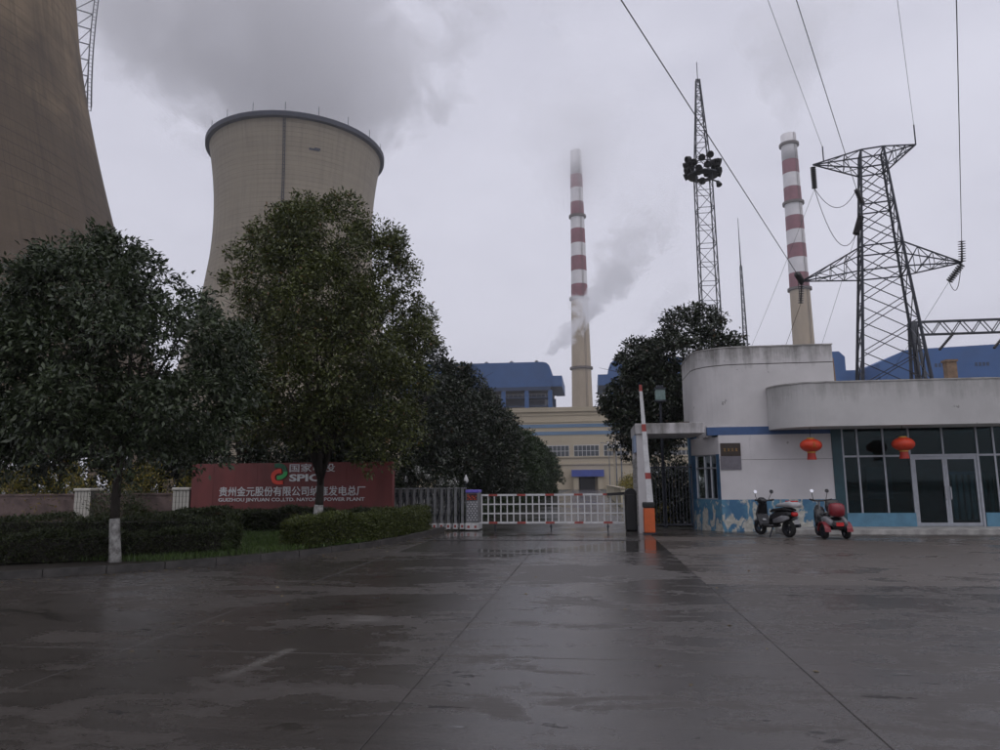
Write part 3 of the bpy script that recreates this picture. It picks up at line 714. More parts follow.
b = thing('conveyor_house', 'blue metal building with sloping end behind the pylon base', 'building', (105, 200, 0))
part(MB().xprism([(77.7, 28), (140, 28), (140, 38.0), (86, 36.2), (84.5, 36.0), (77.7, 32.9)], 200, 232), 'upper_shed', 'boiler_blue', b)
part(MB().box(80, 139, 202, 230, 0, 27.98), 'lower_wall', 'boiler_blue_dark', b)
for x0, n_ in ((91.6, 4), (101.6, 4)):
    for k in range(n_): part(MB().box(x0 + k * 0.95, x0 + k * 0.95 + 0.6, 199.9, 200.0, 31.2, 32.2), 'louvre', 'boiler_blue_dark', b)
for k in range(5): part(MB().lathe([(0.3, 0), (0.3, 0.6), (0.5, 0.7), (0.1, 1.0)], (86.5 + k * 10, 206, 36.2 + k * 0.33), 8), 'roof_vent', 'steel_galv', b)
b = thing('transfer_tower', 'small blue metal tower behind the gatehouse roof corner', 'building', (66, 210, 0))
part(MB().xprism([(58, 0), (72.5, 0), (72.5, 33.0), (73.4, 33.0), (73.4, 30.0), (73.4, 33.2), (71.5, 37.2), (70.0, 38.0), (58, 38.0)][:3] + [(72.5, 36.4), (71, 38.0), (58, 38.0)], 210, 225), 'tower_body', 'boiler_blue', b)
part(MB().box(72.48, 76, 211, 224, 0, 32.6), 'side_wing', 'boiler_blue', b)
for k in range(3): part(MB().box(60 + k * 3.5, 61.6 + k * 3.5, 209.9, 210, 33, 35), 'louvre', 'boiler_blue_dark', b)

# ================================================================== MASTS AND PYLON
def lattice_mast(name, label, cat, x, y, htot, wb, wt, z_break, steel, panel, legr, brr):
    t = thing(name, label, cat, (x, y, 0)); wd = lambda z: wb + (wt - wb) * max(0, (z - z_break)) / (htot - z_break) if z > z_break else wb * (1 + 0.25 * (1 - z / z_break))
    cs = lambda z: [Vector((x + sx * wd(z) / 2, y + sy * wd(z) / 2, z)) for sx, sy in ((-1, -1), (1, -1), (1, 1), (-1, 1))]
    zs = [0.0]
    while zs[-1] < htot: zs.append(min(htot, zs[-1] + max(panel * wd(zs[-1]), 0.6)))
    for k in range(4): part(MB().tube([cs(z)[k] for z in zs], legr, 5), 'leg', steel, t)
    mb = MB()
    for i, (a, b) in enumerate(zip(zs, zs[1:])):
        A, B = cs(a), cs(b)
        for k in range(4):
            p, q = (A[k], B[(k + 1) % 4]) if i % 2 else (A[(k + 1) % 4], B[k]); mb.bar(p, q, brr); mb.bar(B[k], B[(k + 1) % 4], brr)
    part(mb, 'bracing', steel, t)
    return t
ms = lattice_mast('floodlight_mast', 'tall lattice mast with a ring of floodlights above the dark tree', 'mast', 12.0, 70.0, 42.6, 1.55, 0.35, 32.0, 'steel_lattice', 1.15, 0.065, 0.05)
part(MB().tube([(12, 70, 42.5), (12, 70, 44.6)], 0.04, 5), 'spike', 'steel_lattice', ms)
part(MB().lathe([(0.8, 32.0), (1.55, 32.1), (1.55, 32.25), (0.8, 32.15)], (12, 70, 0), 16, cap=False), 'platform', 'steel_lattice', ms)
part(MB().lathe([(1.52, 33.1), (1.58, 33.1), (1.58, 33.2), (1.52, 33.2)], (12, 70, 0), 16, cap=False), 'handrail', 'steel_lattice', ms)
for k in range(26):
    a = k * 2 * math.pi / 13 + (0.2 if k > 12 else 0); d = Vector((math.cos(a), math.sin(a), -0.35)).normalized(); p = Vector((12 + 1.6 * math.cos(a), 70 + 1.6 * math.sin(a), 32.5 + 0.3 * (k % 3 - 0.6) + (0.75 if k > 12 else 0)))
    part(MB().lathe([(0.14, -0.35), (0.30, -0.2), (0.36, 0.22), (0.33, 0.24), (0.27, 0.1)], p, 10, d), 'floodlight', 'black_plastic', ms)
part(MB().bar((12.3, 69.2, 31.5), (13.3, 69.0, 31.0), 0.12).lathe([(0.15, -0.3), (0.3, 0.2), (0.28, 0.25)], (13.3, 69, 30.8), 10, (0.3, -0.3, -1)), 'floodlight', 'black_plastic', ms)
tm = lattice_mast('lightning_mast', 'thin needle-like lightning mast right of the floodlight mast', 'mast', 21.65, 100.0, 31.5, 0.9, 0.22, 5.0, 'steel_lattice', 1.5, 0.05, 0.045)
part(MB().tube([(21.65, 100, 31.4), (21.65, 100, 38.6)], [0.1, 0.03], 5), 'spike', 'steel_lattice', tm)

PX, PY, PA = 22.15, 55.0, R(-14)
py_ = thing('power_pylon', 'dark steel lattice transmission pylon rising behind the gatehouse', 'pylon', (PX, PY, 0), PA, local=True)
pw = lambda z: np.interp(z, [0, 9, 17, 26.7], [5.7, 4.25, 2.95, 1.55])
pc = lambda z: [Vector((sx * pw(z) / 2, sy * pw(z) / 2, z)) for sx, sy in ((-1, -1), (1, -1), (1, 1), (-1, 1))]
for k in range(4): part(MB().tube([pc(z)[k] for z in (0, 9, 17, 26.7)], [0.13, 0.12, 0.10, 0.08], 6), 'leg', 'steel_dark', py_)
zs = [0, 3.0, 5.8, 8.4, 10.8, 13.0, 15.1, 17.0, 18.9, 20.6, 22.2, 23.7, 25.2, 26.7]
for i, (a, b) in enumerate(zip(zs, zs[1:])):
    A, B = pc(a), pc(b)
    for k in range(4):
        for p, q in ((A[k], B[(k + 1) % 4]), (A[(k + 1) % 4], B[k])): part(MB().bar(p, q, 0.06), 'brace', 'steel_dark', py_)
for z in (8.4, 17.0, 18.9, 22.2, 25.2, 26.7):
    A = pc(z)
    for k in range(4): part(MB().bar(A[k], A[(k + 1) % 4], 0.09), 'girt', 'steel_dark', py_)
def arm(side, L, ztip, z_low, z_high, n):
    m = MB(); lo = [c for c in pc(z_low) if c.x * side > 0]; hi = [c for c in pc(z_high) if c.x * side > 0]; tip = Vector((side * L, 0, ztip))
    for c in lo + hi: m.bar(c, tip, 0.085)
    for k in range(1, n):
        f = k / n; g_ = (k - 1) / n
        L_ = [c.lerp(tip, f) for c in lo]; H_ = [c.lerp(tip, f) for c in hi]; L0 = [c.lerp(tip, g_) for c in lo]; H0 = [c.lerp(tip, g_) for c in hi]
        for q in (0, 1): m.bar(L_[q], H_[q], 0.045); m.bar(L0[q], H_[q], 0.045)
        m.bar(L_[0], L_[1], 0.045); m.bar(H_[0], H_[1], 0.045); m.bar(L0[0], L_[1], 0.045); m.bar(H0[0], H_[1], 0.045)
    part(m, 'cross_arm', 'steel_dark', py_); return tip
tl = arm(-1, 4.15, 26.4, 25.2, 26.7, 3); tr2 = arm(1, 3.05, 26.75, 25.2, 26.7, 3)
ll = arm(-1, 5.6, 17.0, 17.0, 18.9, 4); lr_ = arm(1, 5.2, 17.2, 17.0, 18.9, 4)
def insul(p, q, n=11, r=0.22):
    p, q = Vector(p), Vector(q); d = q - p; L = d.length; pr = [(0.03, 0)]
    for k in range(n):
        z = L * (k + 0.3) / n; s_ = L / n; pr += [(0.05, z), (r, z + s_ * 0.2), (r, z + s_ * 0.38), (0.05, z + s_ * 0.55)]
    pr += [(0.03, L)]; part(MB().lathe(pr, p, 10, d), 'insulator', 'insulator', py_, True)
rotI = Matrix.Rotation(-PA, 3, 'Z')
bk = rotI @ Vector((-0.425, -0.90, 0.09))      # line direction back over the camera, in pylon space
hang = tl + Vector((0, 0, -2.0)); insul(tl + Vector((0, 0, -0.15)), hang)
A_ = Vector((-1.0, -0.9, 22.3)); insul(A_, A_ + Vector((-0.45, -1.1, 0.8)), 9, 0.2)
B_ = Vector((-1.35, -1.1, 20.6)); insul(B_ + Vector((0.15, 0, 0.7)), B_ + Vector((-0.35, -0.4, -0.8)), 9, 0.25)
insul(ll, ll + bk * 1.7, 9, 0.25); insul(ll + Vector((0, 0, -0.1)), ll + Vector((-0.15, 0.7, -1.6)), 9, 0.22)
insul(lr_, lr_ + Vector((0, -0.5, 1.5)), 9, 0.25); insul(lr_ + Vector((0, 0, -0.1)), lr_ + Vector((-0.75, 0.9, -1.1)), 9, 0.25)
def loop(p, q, sag, r=0.025):
    p, q = Vector(p), Vector(q); part(MB().tube([p.lerp(q, k / 12) + Vector((0, 0, -sag * 4 * (k / 12) * (1 - k / 12))) for k in range(13)], r, 5), 'jumper', 'wire', py_)
loop(hang, A_ + Vector((-0.45, -1.1, 0.8)), 1.5); loop(hang + Vector((0, 0, -0.1)), B_ + Vector((-0.35, -0.4, -0.8)), 2.4)
loop(ll + bk * 1.7, ll + Vector((-0.15, 0.7, -1.6)), 0.5); loop(lr_ + Vector((0, -0.5, 1.5)), lr_ + Vector((-0.75, 0.9, -1.1)), 1.9)
rotP = Matrix.Rotation(PA, 3, 'Z'); W = lambda v: rotP @ Vector(v) + Vector((PX, PY, 0))
part(MB().tube([tr2, tr2 + Vector((0, 0, 1.6))], 0.05, 5), 'spike', 'steel_dark', py_); part(MB().tube([tl + Vector((0.8, 0, 0.2)), tl + Vector((0.8, 0, 1.4))], 0.05, 5), 'spike', 'steel_dark', py_)
# overhead wires run back over the camera
ld = (fwd + rt_ * (468 / FPX) + up_ * ((375 - 540) / FPX)).normalized()
def wire(label, p, q, r, mat='wire', sag=0.0):
    p, q = Vector(p), Vector(q); n = 24
    o = part(MB().tube([p.lerp(q, k / n) + Vector((0, 0, -sag * 4 * (k / n) * (1 - k / n))) for k in range(n + 1)], r, 5), 'overhead_wire', mat)
    return tag(o, label, 'power line', 'overhead wires')
for lab, p, r, mt in (('overhead wire slanting from top centre down to the pylon lower left arm', W(ll + bk * 1.7), 0.024, 'wire'),
                  ('thin pale overhead wire reaching the pylon top left arm', W(tl + Vector((0.8, 0, 1.3))), 0.014, 'wire_pale'),
                  ('dark overhead wire reaching the insulator beside the pylon upper left leg', W(A_ + Vector((-0.45, -1.1, 0.8))), 0.022, 'wire'),
                  ('thin overhead wire reaching the spike on the pylon top right arm', W(tr2 + Vector((0, 0, 1.5))), 0.014, 'wire_pale'),
                  ('almost vertical overhead wire reaching the pylon lower right arm', W(lr_ + Vector((0, -0.5, 1.5))), 0.022, 'wire')):
    wire(lab, p, Vector(p) - ld * 95, r, mt)
gp = thing('line_gantry', 'lattice steel line gantry right of the pylon above the roof', 'gantry', (26.2, 60, 0))
def truss(x0, x1, y, z0, z1, dy, n, t):
    for yy in (y - dy, y + dy):
        for z in (z0, z1): part(MB().bar((x0, yy, z), (x1, yy, z), 0.09), 'chord', 'steel_lattice', t)
    m = MB()
    for k in range(n):
        a, b_ = x0 + (x1 - x0) * k / n, x0 + (x1 - x0) * (k + 1) / n; mid = (a + b_) / 2
        for yy in (y - dy, y + dy): m.bar((a, yy, z0), (mid, yy, z1), 0.06); m.bar((mid, yy, z1), (b_, yy, z0), 0.06)
        m.bar((a, y - dy, z0), (b_, y + dy, z0), 0.05); m.bar((a, y - dy, z1), (b_, y + dy, z1), 0.05)
    part(m, 'lacing', 'steel_lattice', t)
truss(26.0, 41.0, 60, 13.15, 14.2, 0.25, 10, gp)
for x in (26.0, 41.0):
    for s_ in (-1, 1):
        part(MB().bar((x - 0.2, 60 + s_ * 1.6, 0), (x, 60 + s_ * 0.3, 14.2), 0.2), 'column', 'steel_lattice', gp)
        part(MB().bar((x + 0.7, 60 + s_ * 1.6, 0), (x + 0.2, 60 + s_ * 0.3, 14.2), 0.2), 'column', 'steel_lattice', gp)
    m = MB()
    for k in range(12): m.bar((x - 0.15, 60 - 1.6 + k * 0.11, k * 1.15), (x + 0.5, 60 + 1.6 - k * 0.11, k * 1.15 + 1.1), 0.07); m.bar((x + 0.5, 60 - 1.6 + k * 0.11, k * 1.15), (x - 0.15, 60 + 1.6 - k * 0.11, k * 1.15 + 1.1), 0.07)
    part(m, 'lacing', 'steel_lattice', gp)
for x in (28.9, 32.9, 36.9):
    p, q = Vector((x, 59.5, 13.1)), Vector((x - 1.35, 59.2, 11.7)); d = q - p; L = d.length; pr = [(0.03, 0)]
    for k in range(12): pr += [(0.06, L * k / 12), (0.12, L * (k + 0.3) / 12), (0.12, L * (k + 0.5) / 12), (0.06, L * (k + 0.8) / 12)]
    part(MB().lathe(pr, p, 10, d), 'insulator', 'insulator', gp, True)
# thin wires from the pylon down to the switchyard gantry
wire('thin wire dropping left from the pylon top arm towards the striped chimney', W(hang), (14.5, 92, 6.0), 0.014, 'wire_pale', 0.6)
wire('thin wire dropping from the pylon middle insulator behind the gatehouse', W(B_ + Vector((-0.35, -0.4, -0.8))), (24.0, 92, 6.0), 0.014, 'wire_pale', 0.6)
wire('thin wire dropping from the pylon lower left arm behind the gatehouse', W(ll + Vector((-0.15, 0.7, -1.6))), (19.0, 92, 6.0), 0.018, 'wire', 0.5)
wire('thin wire dropping from the pylon lower right arm to the switchyard', W(lr_ + Vector((-0.75, 0.9, -1.1))), (30.0, 92, 6.0), 0.014, 'wire_pale', 0.5)
sg = thing('switchyard_gantry', 'low steel switchyard frame hidden behind the gatehouse', 'gantry', (22, 92, 0))
truss(13, 32, 92, 6.0, 6.8, 0.4, 16, sg)
for x in (13, 22.5, 32): part(MB().box(x - 0.2, x + 0.2, 91.8, 92.2, 0, 6.0), 'column', 'steel_lattice', sg)

# ================================================================== GATEHOUSE
gh = thing('gatehouse', 'white two-height gatehouse with rounded corner and peeling blue dado', 'gatehouse', (8, 25, 0))
def arc(cx, cy, r, a0, a1, n=12): return [(cx + r * math.cos(R(a0 + (a1 - a0) * k / n)), cy + r * math.sin(R(a0 + (a1 - a0) * k / n))) for k in range(n + 1)]
def upper(i): return [(8.1 - i, 24.6 + i), (8.1 - i, 28.2 - i), (3.62 + i, 28.2 - i)] + arc(5.0, 25.98, 1.38 - i, 180, 270)
part(MB().prism(upper(0), 3.46, 5.50), 'upper_wall', 'render_white_top', gh)
part(MB().prism(upper(0.03), 5.50, 5.53), 'groove', 'grout', gh)
part(MB().prism(upper(0), 5.53, 6.1), 'parapet', 'render_white_top', gh)
part(MB().prism(upper(-0.025), 6.1, 6.14), 'coping', 'slab_pale', gh)
# canopy and roof over the glazed hall
cano = arc(7.2, 24.5, 1.3, 180, 270) + arc(12.0, 24.5, 1.3, 270, 360) + [(13.3, 31), (8.13, 31), (8.13, 24.58), (5.9, 24.58)]
part(MB().prism(cano, 3.27, 4.64), 'canopy', 'render_canopy', gh)
can2 = arc(7.2, 24.5, 1.325, 180, 270) + arc(12.0, 24.5, 1.325, 270, 360) + [(13.3, 24.9), (8.13, 24.9), (8.13, 24.58), (5.88, 24.58)]
part(MB().prism(can2, 4.64, 4.68), 'coping', 'slab_pale', gh)
# lower walls
def wall(p, q, z0, z1, th=0.2):
    p, q = Vector((*p, 0)), Vector((*q, 0)); d = (q - p).normalized(); nn = Vector((-d.y, d.x, 0)) * th
    return MB().prism([tuple(v[:2]) for v in (p, q, q + nn, p + nn)], z0, z1)
cA, cB = (3.50, 25.75), (4.25, 24.6)         # splayed corner
part(wall(cB, (7.85, 24.6), 1.0, 2.30), 'wall', 'render_white', gh)
part(wall(cB, (7.85, 24.607), 2.30, 2.312), 'groove', 'grout', gh)
part(wall(cB, (7.85, 24.6), 2.312, 3.13), 'wall', 'render_white', gh)
part(wall((4.25, 24.597), (7.85, 24.597), -0.05, 1.0), 'dado', 'dado_peel', gh)
part(wall((3.9, 24.597), (7.85, 24.597), 3.13, 3.40), 'blue_band', 'blue_paint', gh)
part(wall((3.9, 24.6), (7.85, 24.6), 3.40, 3.46), 'wall', 'render_white', gh)
part(wall(cA, cB, 2.5, 3.08), 'wall', 'render_white', gh)
part(wall((3.63, 26.2), (3.9, 24.9), 3.08, 3.459), 'wall', 'render_white', gh)
part(wall((3.62, 27.4), cA, 0, 3.46), 'side_wall', 'window_blue', gh)
d = (Vector(cB) - Vector(cA)); cl_ = d.length; d.normalize(); at_ = lambda s_: (cA[0] + d.x * s_, cA[1] + d.y * s_)
part(wall(cA, cB, -0.05, 1.0), 'dado', 'dado_peel', gh)
part(wall(at_(0), at_(0.16), 1.0, 2.5), 'jamb', 'window_blue', gh); part(wall(at_(cl_ - 0.16), at_(cl_), 1.0, 2.5), 'jamb', 'window_blue', gh)
nrm = Vector((d.y, -d.x, 0)); q = lambda s_, z, o_=0.05: Vector((*at_(s_), z)) - nrm * o_
wm = MB()
for s_ in (0.19, cl_ / 2 - 0.08, cl_ / 2 + 0.22, cl_ - 0.19): wm.bar(q(s_, 1.02), q(s_, 2.48), 0.045, 0.05)
for z in (1.02, 2.05, 2.48): wm.bar(q(0.17, z), q(cl_ - 0.17, z), 0.05, 0.045)
win = part(wm, 'window', 'alu_frame', gh)
ss = (0.19, cl_ / 2 - 0.08, cl_ / 2 + 0.22, cl_ - 0.19)
for a, b in zip(ss, ss[1:]):
    for z0, z1 in ((1.04, 2.03), (2.07, 2.46)): part(MB().bar(q(a + 0.02, (z0 + z1) / 2, 0.08), q(b - 0.02, (z0 + z1) / 2, 0.08), 0.012, z1 - z0), 'pane', 'glass_teal', win)
part(MB().box(3.7, 7.85, 28.0, 28.1, 0.0, 3.45), 'room_wall', 'room', gh)
part(MB().box(7.86, 7.98, 24.82, 31, 0.0, 3.26), 'room_wall', 'room', gh)
# glazed hall
G0 = 24.62
part(MB().box(5.9, 16.0, 23.25, 24.595, -0.05, 0.12), 'step', 'slab_pale', gh, bev=0.012)
part(MB().box(8.0, 13.3, 24.6, 31, -0.05, 0.115), 'room_floor', 'room_floor', gh)
part(MB().box(8.0, 13.3, 29.3, 29.4, 0.12, 3.26), 'room_wall', 'room', gh)
part(MB().box(13.3, 13.5, 24.7, 31, 0.0, 3.26), 'side_wall', 'render_white', gh)
part(MB().box(7.85, 8.16, 24.57, 24.81, 0.12, 3.268), 'pilaster', 'teal_paint', gh)
part(MB().box(8.16, 10.26, G0 - 0.03, G0 + 0.12, 0.12, 0.55), 'plinth_panel', 'blue_dado', gh); part(MB().box(12.34, 13.3, G0 - 0.03, G0 + 0.12, 0.12, 0.55), 'plinth_panel', 'blue_dado', gh)
for x in (8.20, 8.66, 9.46, 10.25, 11.27, 12.30, 12.80): part(MB().box(x - 0.028, x + 0.028, G0, G0 + 0.07, 0.55 if x not in (10.25, 11.27, 12.30) else 2.42, 3.266), 'mullion', 'alu_frame', gh)
part(MB().box(8.17, 13.3, G0 + 0.003, G0 + 0.067, 2.34, 2.40), 'transom', 'alu_frame', gh)
for x0, x1 in ((8.23, 8.63), (8.69, 9.43), (9.49, 10.22), (12.33, 12.77), (12.83, 13.3)): part(MB().box(x0, x1, G0 + 0.03, G0 + 0.042, 0.56, 2.34), 'pane', 'glass_teal', gh)
for x0, x1 in ((8.23, 8.63), (8.69, 9.43), (9.49, 10.22), (10.28, 11.24), (11.3, 12.27), (12.33, 12.77), (12.83, 13.3)): part(MB().box(x0, x1, G0 + 0.03, G0 + 0.042, 2.40, 3.262), 'pane', 'glass_teal', gh)
part(MB().box(10.235, 10.31, G0 - 0.02, G0 + 0.09, 0.12, 2.41).box(12.24, 12.315, G0 - 0.02, G0 + 0.09, 0.12, 2.41).box(10.31, 12.24, G0 - 0.02, G0 + 0.09, 2.335, 2.41), 'door_frame', 'alu_frame', gh)
for x0, x1, hx in ((10.315, 11.272, 11.20), (11.278, 12.235, 11.35)):
    dm = MB().box(x0, x0 + 0.075, G0, G0 + 0.05, 0.13, 2.33).box(x1 - 0.075, x1, G0, G0 + 0.05, 0.13, 2.33).box(x0 + 0.075, x1 - 0.075, G0, G0 + 0.05, 0.13, 0.24).box(x0 + 0.075, x1 - 0.075, G0, G0 + 0.05, 2.24, 2.33)
    dd = part(dm, 'door', 'alu_frame', gh)
    part(MB().box(x0 + 0.076, x1 - 0.076, G0 + 0.02, G0 + 0.03, 0.241, 2.239), 'pane', 'glass_clear', dd)
    part(MB().tube([(hx, G0 + 0.0, 0.95), (hx, G0 - 0.07, 0.98), (hx, G0 - 0.07, 1.35), (hx, G0, 1.38)], 0.017, 6), 'handle', 'silver', dd)
for k in range(9): part(MB().box(11.55 + k * 0.19, 11.67 + k * 0.19, 25.3, 25.33, 0.3, 1.75), 'blind_slat', 'blind', gh)
part(MB().box(11.5, 13.25, 25.28, 25.34, 1.75, 1.86), 'blind_rail', 'blue_dado', gh)
part(MB().box(8.4, 9.0, 25.6, 26.4, 0.12, 0.9), 'cupboard', 'blue_dado', gh); part(MB().box(10.4, 11.3, 28.9, 29.25, 0.9, 2.1), 'back_window', 'screen_blue', gh)
# roof gear
part(MB().tube([(8.22, 24.9, 4.66), (8.20, 24.95, 5.7)], 0.045, 8), 'vent_pipe', 'post_brown', gh)
v_ = thing('roof_stack', 'short brown stack standing on the gatehouse roof', 'roof stack', (12.6, 26.5, 4.64))
part(MB().prism([(12.45, 26.3), (12.77, 26.3), (12.77, 26.6), (12.45, 26.6)], 4.64, 5.68), 'shaft', 'post_brown', v_); part(MB().box(12.41, 12.81, 26.26, 26.64, 5.68, 5.75), 'cap', 'post_brown', v_)
rl = MB()
for k in range(26): rl.bar((8.3 + k * 0.2, 25.3, 4.64), (8.3 + k * 0.2 + 0.03 * math.sin(k * 3), 25.3, 4.76 + 0.05 * abs(math.sin(k * 1.7))), 0.018)
part(rl, 'spikes', 'steel_dark', gh, kind='stuff')
# slab lying at the foot of the step
# wall plaques (their small gold characters cannot be read in the photograph: worn brush strokes only)
def strokes(x, y, z, w_, h_):
    m = MB()
    for u0, v0, u1, v1 in ((0.1, 0.9, 0.9, 0.9), (0.2, 0.62, 0.8, 0.62), (0.5, 1.0, 0.5, 0.05), (0.48, 0.5, 0.1, 0.08), (0.52, 0.5, 0.9, 0.08)): m.bar((x + u0 * w_, y, z + v0 * h_), (x + u1 * w_, y, z + v1 * h_), 0.004, 0.13 * w_, up=(0, -1, 0.01))
    return m
pq = thing('wall_plaque', 'brown over grey notice plaque on the white gatehouse wall', 'plaque', (4.62, 24.58, 2.0))
part(MB().box(4.30, 4.95, 24.565, 24.598, 2.43, 2.86), 'brown_panel', 'plaque_brown', pq); part(MB().box(4.28, 4.95, 24.57, 24.598, 1.98, 2.425), 'grey_panel', 'plaque_grey', pq)
for k in range(4): part(strokes(4.385 + k * 0.125, 24.5625, 2.57, 0.1, 0.12), 'lettering', 'gold', pq)
# lanterns
def lantern(label, x, y, z, ch):
    t = thing('lantern', label, 'lantern', (x, y, z - 0.45), group='red lanterns')
    n, m = 24, 10; r, hh = 0.33, 0.215
    mb = MB(); vs = []
    for i in range(m + 1):
        a = math.pi * (0.09 + 0.82 * i / m)
        for k in range(n * 2):
            rr = r * math.sin(a) * (1.0 if k % 2 == 0 else 0.955); vs.append((x + rr * math.cos(math.pi * k / n), y + rr * math.sin(math.pi * k / n), z - hh * math.cos(a)))
    N2 = n * 2; mb.add(vs, [(i * N2 + k, i * N2 + (k + 1) % N2, (i + 1) * N2 + (k + 1) % N2, (i + 1) * N2 + k) for i in range(m) for k in range(N2)])
    part(mb, 'shade', 'lantern_red', t, True)
    part(MB().lathe([(0.10, 0.195), (0.12, 0.20), (0.12, 0.235), (0.10, 0.24)], (x, y, z), 16), 'top_cap', 'gold', t); part(MB().lathe([(0.12, -0.24), (0.13, -0.235), (0.13, -0.20), (0.10, -0.195)], (x, y, z), 16), 'bottom_cap', 'gold', t)
    tm_ = MB(); tm_.lathe([(0.145, -0.45), (0.13, -0.36), (0.115, -0.24)], (x, y, z), 14); part(tm_, 'tassel', 'lantern_dark', t)
    part(MB().tube([(x, y, z + 0.23), (x, y, 3.28)], 0.008, 5), 'cord', 'wire', t)
    if ch: part(strokes(x - 0.075, y - r - 0.004, z - 0.09, 0.17, 0.19), 'lettering', 'gold', t)
    return t
lantern('red lantern with gold character hanging in front of the white wall', 6.91, 23.6, 2.70, True)
lantern('red lantern hanging in front of the dark glazing beside the door', 9.66, 23.6, 2.70, None)

# portico over the foot gate
pt = thing('portico', 'white concrete portico framing the footpath gate beside the barrier', 'portico', (2.4, 24.4, 0))
part(MB().box(1.47, 1.83, 23.35, 25.9, -0.05, 3.13), 'pier', 'portico_white', pt); part(MB().box(1.44, 3.62, 23.30, 25.95, 3.13, 3.47), 'slab', 'portico_white', pt, bev=0.015)
part(MB().box(1.40, 1.468, 23.5, 24.5, 2.55, 3.10), 'notice_board', 'screen_blue', pt)
for k in range(13): part(MB().box(1.452, 1.47, 23.5, 25.8, 0.2 + k * 0.17, 0.335 + k * 0.17), 'tile_course', 'slab_pale', pt)
part(MB().box(2.9, 3.2, 23.6, 23.9, 3.471, 3.53), 'loose_board', 'plaque_brown', pt)
fg = thing('foot_gate', 'dark barred foot gate under the white portico', 'gate', (2.6, 25.4, 0))
part(MB().bar((1.86, 25.4, 0.15), (3.44, 25.4, 0.15), 0.05).bar((1.86, 25.4, 2.1), (3.44, 25.4, 2.1), 0.05).bar((1.88, 25.4, 0.0), (1.88, 25.4, 2.2), 0.05).bar((3.42, 25.4, 0), (3.42, 25.4, 2.2), 0.05), 'frame', 'steel_dark', fg)
gbm = MB().bar((0, 0, 0.17), (0, 0, 2.24), 0.025).mesh('bar', 'steel_dark')
for k in range(13): piece(gbm, 'bar', fg, (1.98 + k * 0.112, 25.4, 0))
# barrier with raised boom
br = thing('boom_barrier', 'raised red and white boom barrier on an orange cabinet', 'barrier', (1.74, 23.0, 0))
part(MB().prism([(1.58, 22.86), (1.92, 22.86), (1.92, 23.16), (1.58, 23.16)], 0.04, 0.80), 'cabinet', 'paint_orange', br, bev=0.03); part(MB().box(1.60, 1.90, 22.85, 22.862, 0.10, 0.62), 'cabinet_door', 'paint_orange', br)
part(MB().box(1.55, 1.95, 22.83, 23.19, 0.0, 0.04), 'base_plate', 'steel_dark', br); part(MB().prism([(1.56, 22.84), (1.94, 22.84), (1.94, 23.18), (1.56, 23.18)], 0.80, 0.98), 'head', 'black_plastic', br, bev=0.04)
bp, bq = Vector((1.80, 22.93, 0.85)), Vector((1.63, 22.93, 4.68))
def bseg(f0, f1, mat, name, gr=0.0):
    a, b_ = bp.lerp(bq, f0), bp.lerp(bq, f1); w0, w1 = 0.20 - 0.11 * f0 + gr, 0.20 - 0.11 * f1 + gr
    m = MB(); vs = [(e.x + sx * w / 2, e.y + sy * 0.03, e.z) for e, w in ((a, w0), (b_, w1)) for sx, sy in ((-1, -1), (1, -1), (1, 1), (-1, 1))]
    m.add(vs, [(3, 2, 1, 0), (4, 5, 6, 7), (0, 1, 5, 4), (1, 2, 6, 5), (2, 3, 7, 6), (3, 0, 4, 7)]); part(m, name, mat, br)
ed = [0, 0.22, 0.27, 0.61, 0.67, 0.945, 1.0]
for i, (a, b_) in enumerate(zip(ed, ed[1:])): bseg(a, b_, 'paint_red' if i % 2 else 'paint_white', 'red_section' if i % 2 else 'boom')
# black drive cabinet of the fence barrier
fb = thing('fence_barrier', 'long white fence barrier with red markings closed across the road', 'barrier', (-1.3, 24.5, 0))
part(MB().prism([(1.08, 24.2), (1.46, 24.2), (1.46, 24.65), (1.08, 24.65)], 0.0, 1.22), 'drive_cabinet', 'black_plastic', fb, bev=0.05); part(MB().lathe([(0.19, -0.21), (0.2, -0.2), (0.2, 0.2), (0.19, 0.21)], (1.27, 24.42, 1.2), 20, (0, 1, 0)), 'drive_head', 'black_plastic', fb)
part(MB().bar((0.5, 24.42, 1.20), (1.2, 24.42, 1.24), 0.06, 0.09), 'drive_arm', 'black_plastic', fb)
for z in (0.27, 1.20):
    xs = np.cumsum([-3.78] + [0.26, 0.30, 0.41] * 4 + [0.26, 0.30, 0.39])
    for i, (a, b_) in enumerate(zip(xs, xs[1:])): part(MB().box(a, b_, 24.47, 24.53, z - 0.032, z + 0.032), 'red_section' if i % 3 == 1 else 'rail', 'paint_red' if i % 3 == 1 else 'paint_white', fb)
for z in (0.58, 0.89): part(MB().box(-3.78, 1.05, 24.48, 24.52, z - 0.022, z + 0.022), 'rail', 'paint_white', fb)
vb = MB().box(-0.02, 0.02, -0.017, 0.017, 0.31, 1.16).mesh('bar', 'paint_white')
for k in range(23): piece(vb, 'bar', fb, (-3.76 + k * 0.2185, 24.5, 0))
for x in (-3.3, -1.4, 0.5): part(MB().bar((x, 24.5, 0.0), (x, 24.5, 0.23), 0.04).box(x - 0.04, x + 0.04, 24.44, 24.47, 0.12, 0.17), 'foot', 'steel_dark', fb)
